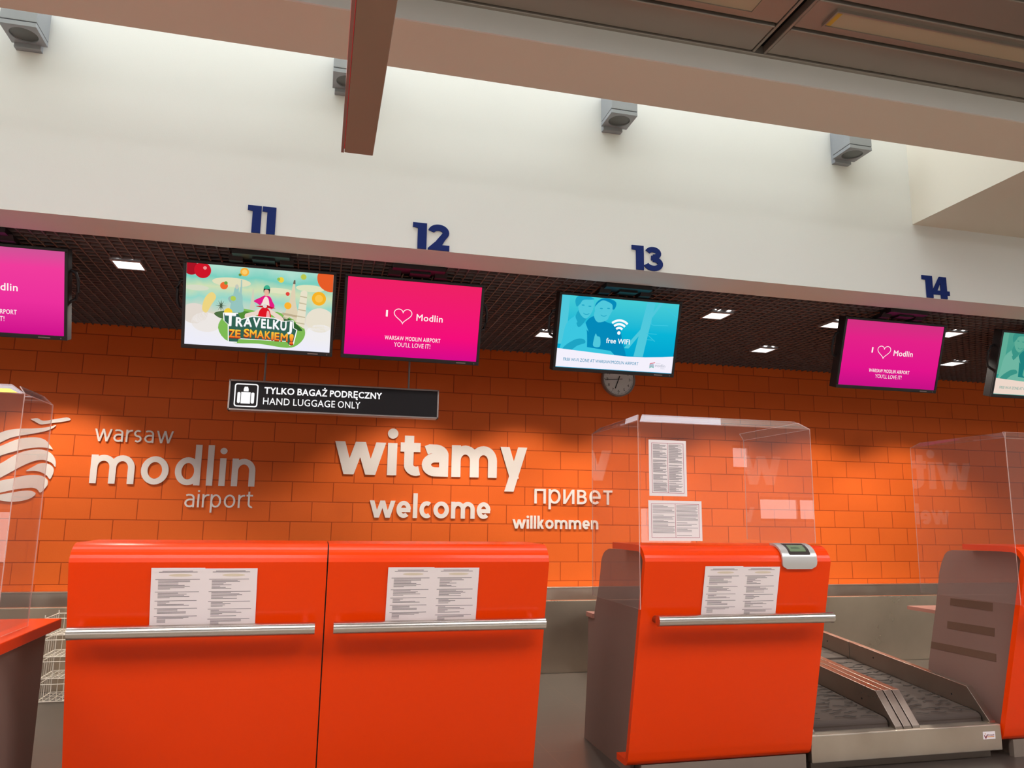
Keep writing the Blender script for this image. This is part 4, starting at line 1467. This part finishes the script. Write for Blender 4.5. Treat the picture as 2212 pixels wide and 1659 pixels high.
# papers taped behind the acrylic
for (x0, x1, z0, z1, lab, seed, land) in ((1.729, 1.95, 1.472, 1.774, 'upright white notice with red border taped on the clear screen', 5, False),
                                          (1.722, 2.034, 1.236, 1.448, 'wide white notice with red border below the upright one on the clear screen', 6, True)):
    PP = lambda u, v, d: Vector((u, 3.8555 - d, v))
    t = thing('taped_notice', ((x0 + x1) / 2, 3.855, z0), lab, 'paper', 'notices taped on the clear screen')
    mb = MB()
    mb.prism([(x0, z0), (x1, z0), (x1, z1), (x0, z1)], PP, 0, 0.0008)
    mb.cur = 1
    mg = 0.016
    xm = (x0 + x1) / 2
    mb.ring([(x0 + mg, z0 + mg), (x1 - mg, z0 + mg), (x1 - mg, z1 - mg), (x0 + mg, z1 - mg)], [(x0 + mg + 0.002, z0 + mg + 0.002), (x1 - mg - 0.002, z0 + mg + 0.002), (x1 - mg - 0.002, z1 - mg - 0.002), (x0 + mg + 0.002, z1 - mg - 0.002)], PP, 0.001, 0.0012)
    mb.prism([(xm - 0.001, z0 + mg), (xm + 0.001, z0 + mg), (xm + 0.001, z1 - mg), (xm - 0.001, z1 - mg)], PP, 0.001, 0.0012)
    mb.cur = 2
    rnd = random.Random(seed)
    for a, b in ((x0 + mg + 0.008, xm - 0.006), (xm + 0.006, x1 - mg - 0.008)):
        z = z1 - mg - 0.008
        while z > z0 + mg + 0.008:
            e = a + (b - a) * rnd.choice((1, 1, 0.95, 0.7, 0.5, 0.9))
            hgt = 0.0022
            if rnd.random() < 0.86:
                mb.prism([(a, z - hgt), (e, z - hgt), (e, z), (a, z)], PP, 0.001, 0.0012)
            z -= 0.0044 if not land else 0.0066
    mb.build('sheet', [M_paper, M_inkred, M_ink], t)

# ------------------------------------------------------------------ twin baggage belts between the counters
t = thing('weighing_conveyor', (3.45, 4.7, FL), 'steel twin-belt baggage conveyor between the two right counters', 'conveyor')


def inc(y):
    return 0.332 + (y - 4.25) * 0.0885


def zb(y):
    return 0.196 + (y - 4.175) * 0.0885


BX = [(2.84, 3.374), (3.55, 4.048)]
MB().box(2.79, 4.105, 4.07, 4.158, 0.0, 0.149).build('front_frame', M_steel, t, bevel=0.007, segs=3)
MB().box(2.82, 4.07, 4.13, 4.15, FL, 0.0).build('kick_plate', M_plinth, t)
MB().box(2.82, 4.08, 4.16, 6.98, FL, 0.075).build('under_frame', M_plinth, t)
for a, b in BX:
    mb = MB()
    prof = [(4.148, 0.145)] + ell(4.205, 0.168, 0.052, 0.031, 190, 95, 6) + [(5.34, zb(5.34) + 0.008), (5.34, zb(5.34) - 0.06), (4.22, 0.1), (4.16, 0.1)]
    mb.prism(prof, lambda u, v, d: Vector((d, u, v)), a + 0.004, b - 0.004)
    prof = [(5.37, zb(5.37) - 0.02), (5.39, zb(5.39) + 0.008), (6.96, zb(6.96) + 0.008), (6.96, zb(6.96) - 0.06), (5.37, zb(5.37) - 0.06)]
    mb.prism(prof, lambda u, v, d: Vector((d, u, v)), a + 0.004, b - 0.004)
    mb.cur = 1
    rnd = random.Random(int(a * 100))
    y = 4.20
    while y < 6.9:
        ph = rnd.random()
        for k in range(4):
            x = a + 0.012 + (b - a - 0.05) * (k + 0.75 * rnd.random()) / 4
            x2 = min(b - 0.012, x + rnd.uniform(0.05, 0.15))
            if 5.28 < y < 5.45 or x2 - x < 0.03:
                continue
            dy = rnd.uniform(-0.012, 0.012)
            pts = [(x + (x2 - x) * q / 4, y + dy + 0.010 * math.sin(q * 1.3 + ph * 6)) for q in range(5)]
            mb.stroke(pts, 0.0055, lambda u, v, d: Vector((u, v, zb(v) + d)), 0.0082, 0.0095)
        y += 0.062 if y < 5.4 else 0.09
    mb.build('belt', [M_rubber, M_groove], t)
    MB().tube([(a + 0.002, 4.205, 0.15), (b - 0.002, 4.205, 0.15)], 0.028, 14).build('belt_roller', M_rail, t, smooth=True)
for k, (a, b) in enumerate(((2.80, 2.836), (3.376, 3.427), (3.4345, 3.49), (3.497, 3.548), (4.05, 4.095))):
    for y0, y1 in ((4.10, 5.365), (5.37, 6.97)):
        mb = MB()
        if y0 < 5:
            pl_ = [(4.096, 0.149), (4.10, 0.162), (4.253, 0.332), (y1, inc(y1)), (y1, 0.075), (4.16, 0.075), (4.16, 0.149)]
        else:
            pl_ = [(y0, inc(y0) - 0.002), (y1, inc(y1)), (y1, 0.075), (y0, 0.075)]
        mb.prism(pl_, lambda u, v, d: Vector((d, u, v)), a, b)
        o = mb.build('side_rail', M_railsteel, t, bevel=0.003)
        X = a - 0.0006
        for yy, zz in (((4.38, inc(4.38) - 0.085), (5.1, inc(5.1) - 0.05)) if y0 < 5 else ((5.63, inc(5.63) - 0.06),)):
            MB().prism(ell(yy, zz, 0.006, 0.006, 0, 330, 11), lambda u, v, d: Vector((X + d, u, v)), -0.0004, 0.0006).build('screw', M_dark, o)
# maker's sticker
mb = MB()
PK = lambda u, v, d: Vector((u, 4.0695 - d, v))
x0, x1, z0, z1 = 3.966, 4.055, 0.068, 0.111
mb.prism([(x0, z0), (x1, z0), (x1, z1), (x0, z1)], PK, 0, 0.0008)
mb.cur = 1
mb.prism([(x0 + 0.006, z0 + 0.023), (x0 + 0.017, z0 + 0.003), (x0 + 0.021, z0 + 0.003), (x0 + 0.034, z0 + 0.027), (x0 + 0.028, z0 + 0.025), (x0 + 0.019, z0 + 0.014), (x0 + 0.010, z0 + 0.024)], PK, 0.001, 0.0012)
put_text(mb, 'Dimark', x0 + 0.031, x1 - 0.006, z0 + 0.019, 0.010, PK, 0.0012, 0.02)
mb.cur = 2
mb.prism([(x0 + 0.012, z0 + 0.03), (x0 + 0.02, z0 + 0.037), (x0 + 0.018, z0 + 0.026)], PK, 0.001, 0.0012)
mb.prism([(x0 + 0.03, z0 + 0.011), (x1 - 0.008, z0 + 0.011), (x1 - 0.008, z0 + 0.016), (x0 + 0.03, z0 + 0.016)], PK, 0.001, 0.0012)
mb.build('maker_sticker', [M_label, mat('sticker red', lin(120, 20, 40), 0.5), mat('sticker orange', lin(226, 150, 90), 0.5)], t)

# ------------------------------------------------------------------ wire basket stack behind the left counters
t = thing('wire_basket_stack', (-1.7, 6.8, FL), 'white wire basket stack on the floor left of the orange counters', 'basket')
X0, X1, Y0, Y1 = -1.917, -1.48, 6.62, 6.94
for k, z in enumerate((-0.04, 0.12, 0.275, 0.43)):
    mb = MB()
    H = 0.12
    for zz, gx in ((z, 0.0), (z + H, 0.0)):
        for p in (((X0, Y0), (X1, Y0)), ((X1, Y0), (X1, Y1)), ((X1, Y1), (X0, Y1)), ((X0, Y1), (X0, Y0))):
            mb.tube([(p[0][0], p[0][1], zz), (p[1][0], p[1][1], zz)], 0.004, 6)
    for i in range(1, 10):
        x = X0 + (X1 - X0) * i / 10
        mb.tube([(x, Y0, z + H), (x, Y0, z), (x, Y1, z), (x, Y1, z + H)], 0.0025, 5)
    for i in range(1, 6):
        y = Y0 + (Y1 - Y0) * i / 6
        mb.tube([(X0, y, z + H), (X0, y, z), (X1, y, z), (X1, y, z + H)], 0.0025, 5)
    mb.build('basket', M_wire, t)
mb = MB()
for x in (X0, X1):
    for y in (Y0, Y1):
        mb.tube([(x, y, FL), (x, y, 0.575)], 0.0045, 6)
mb.build('upright', M_wire, t)
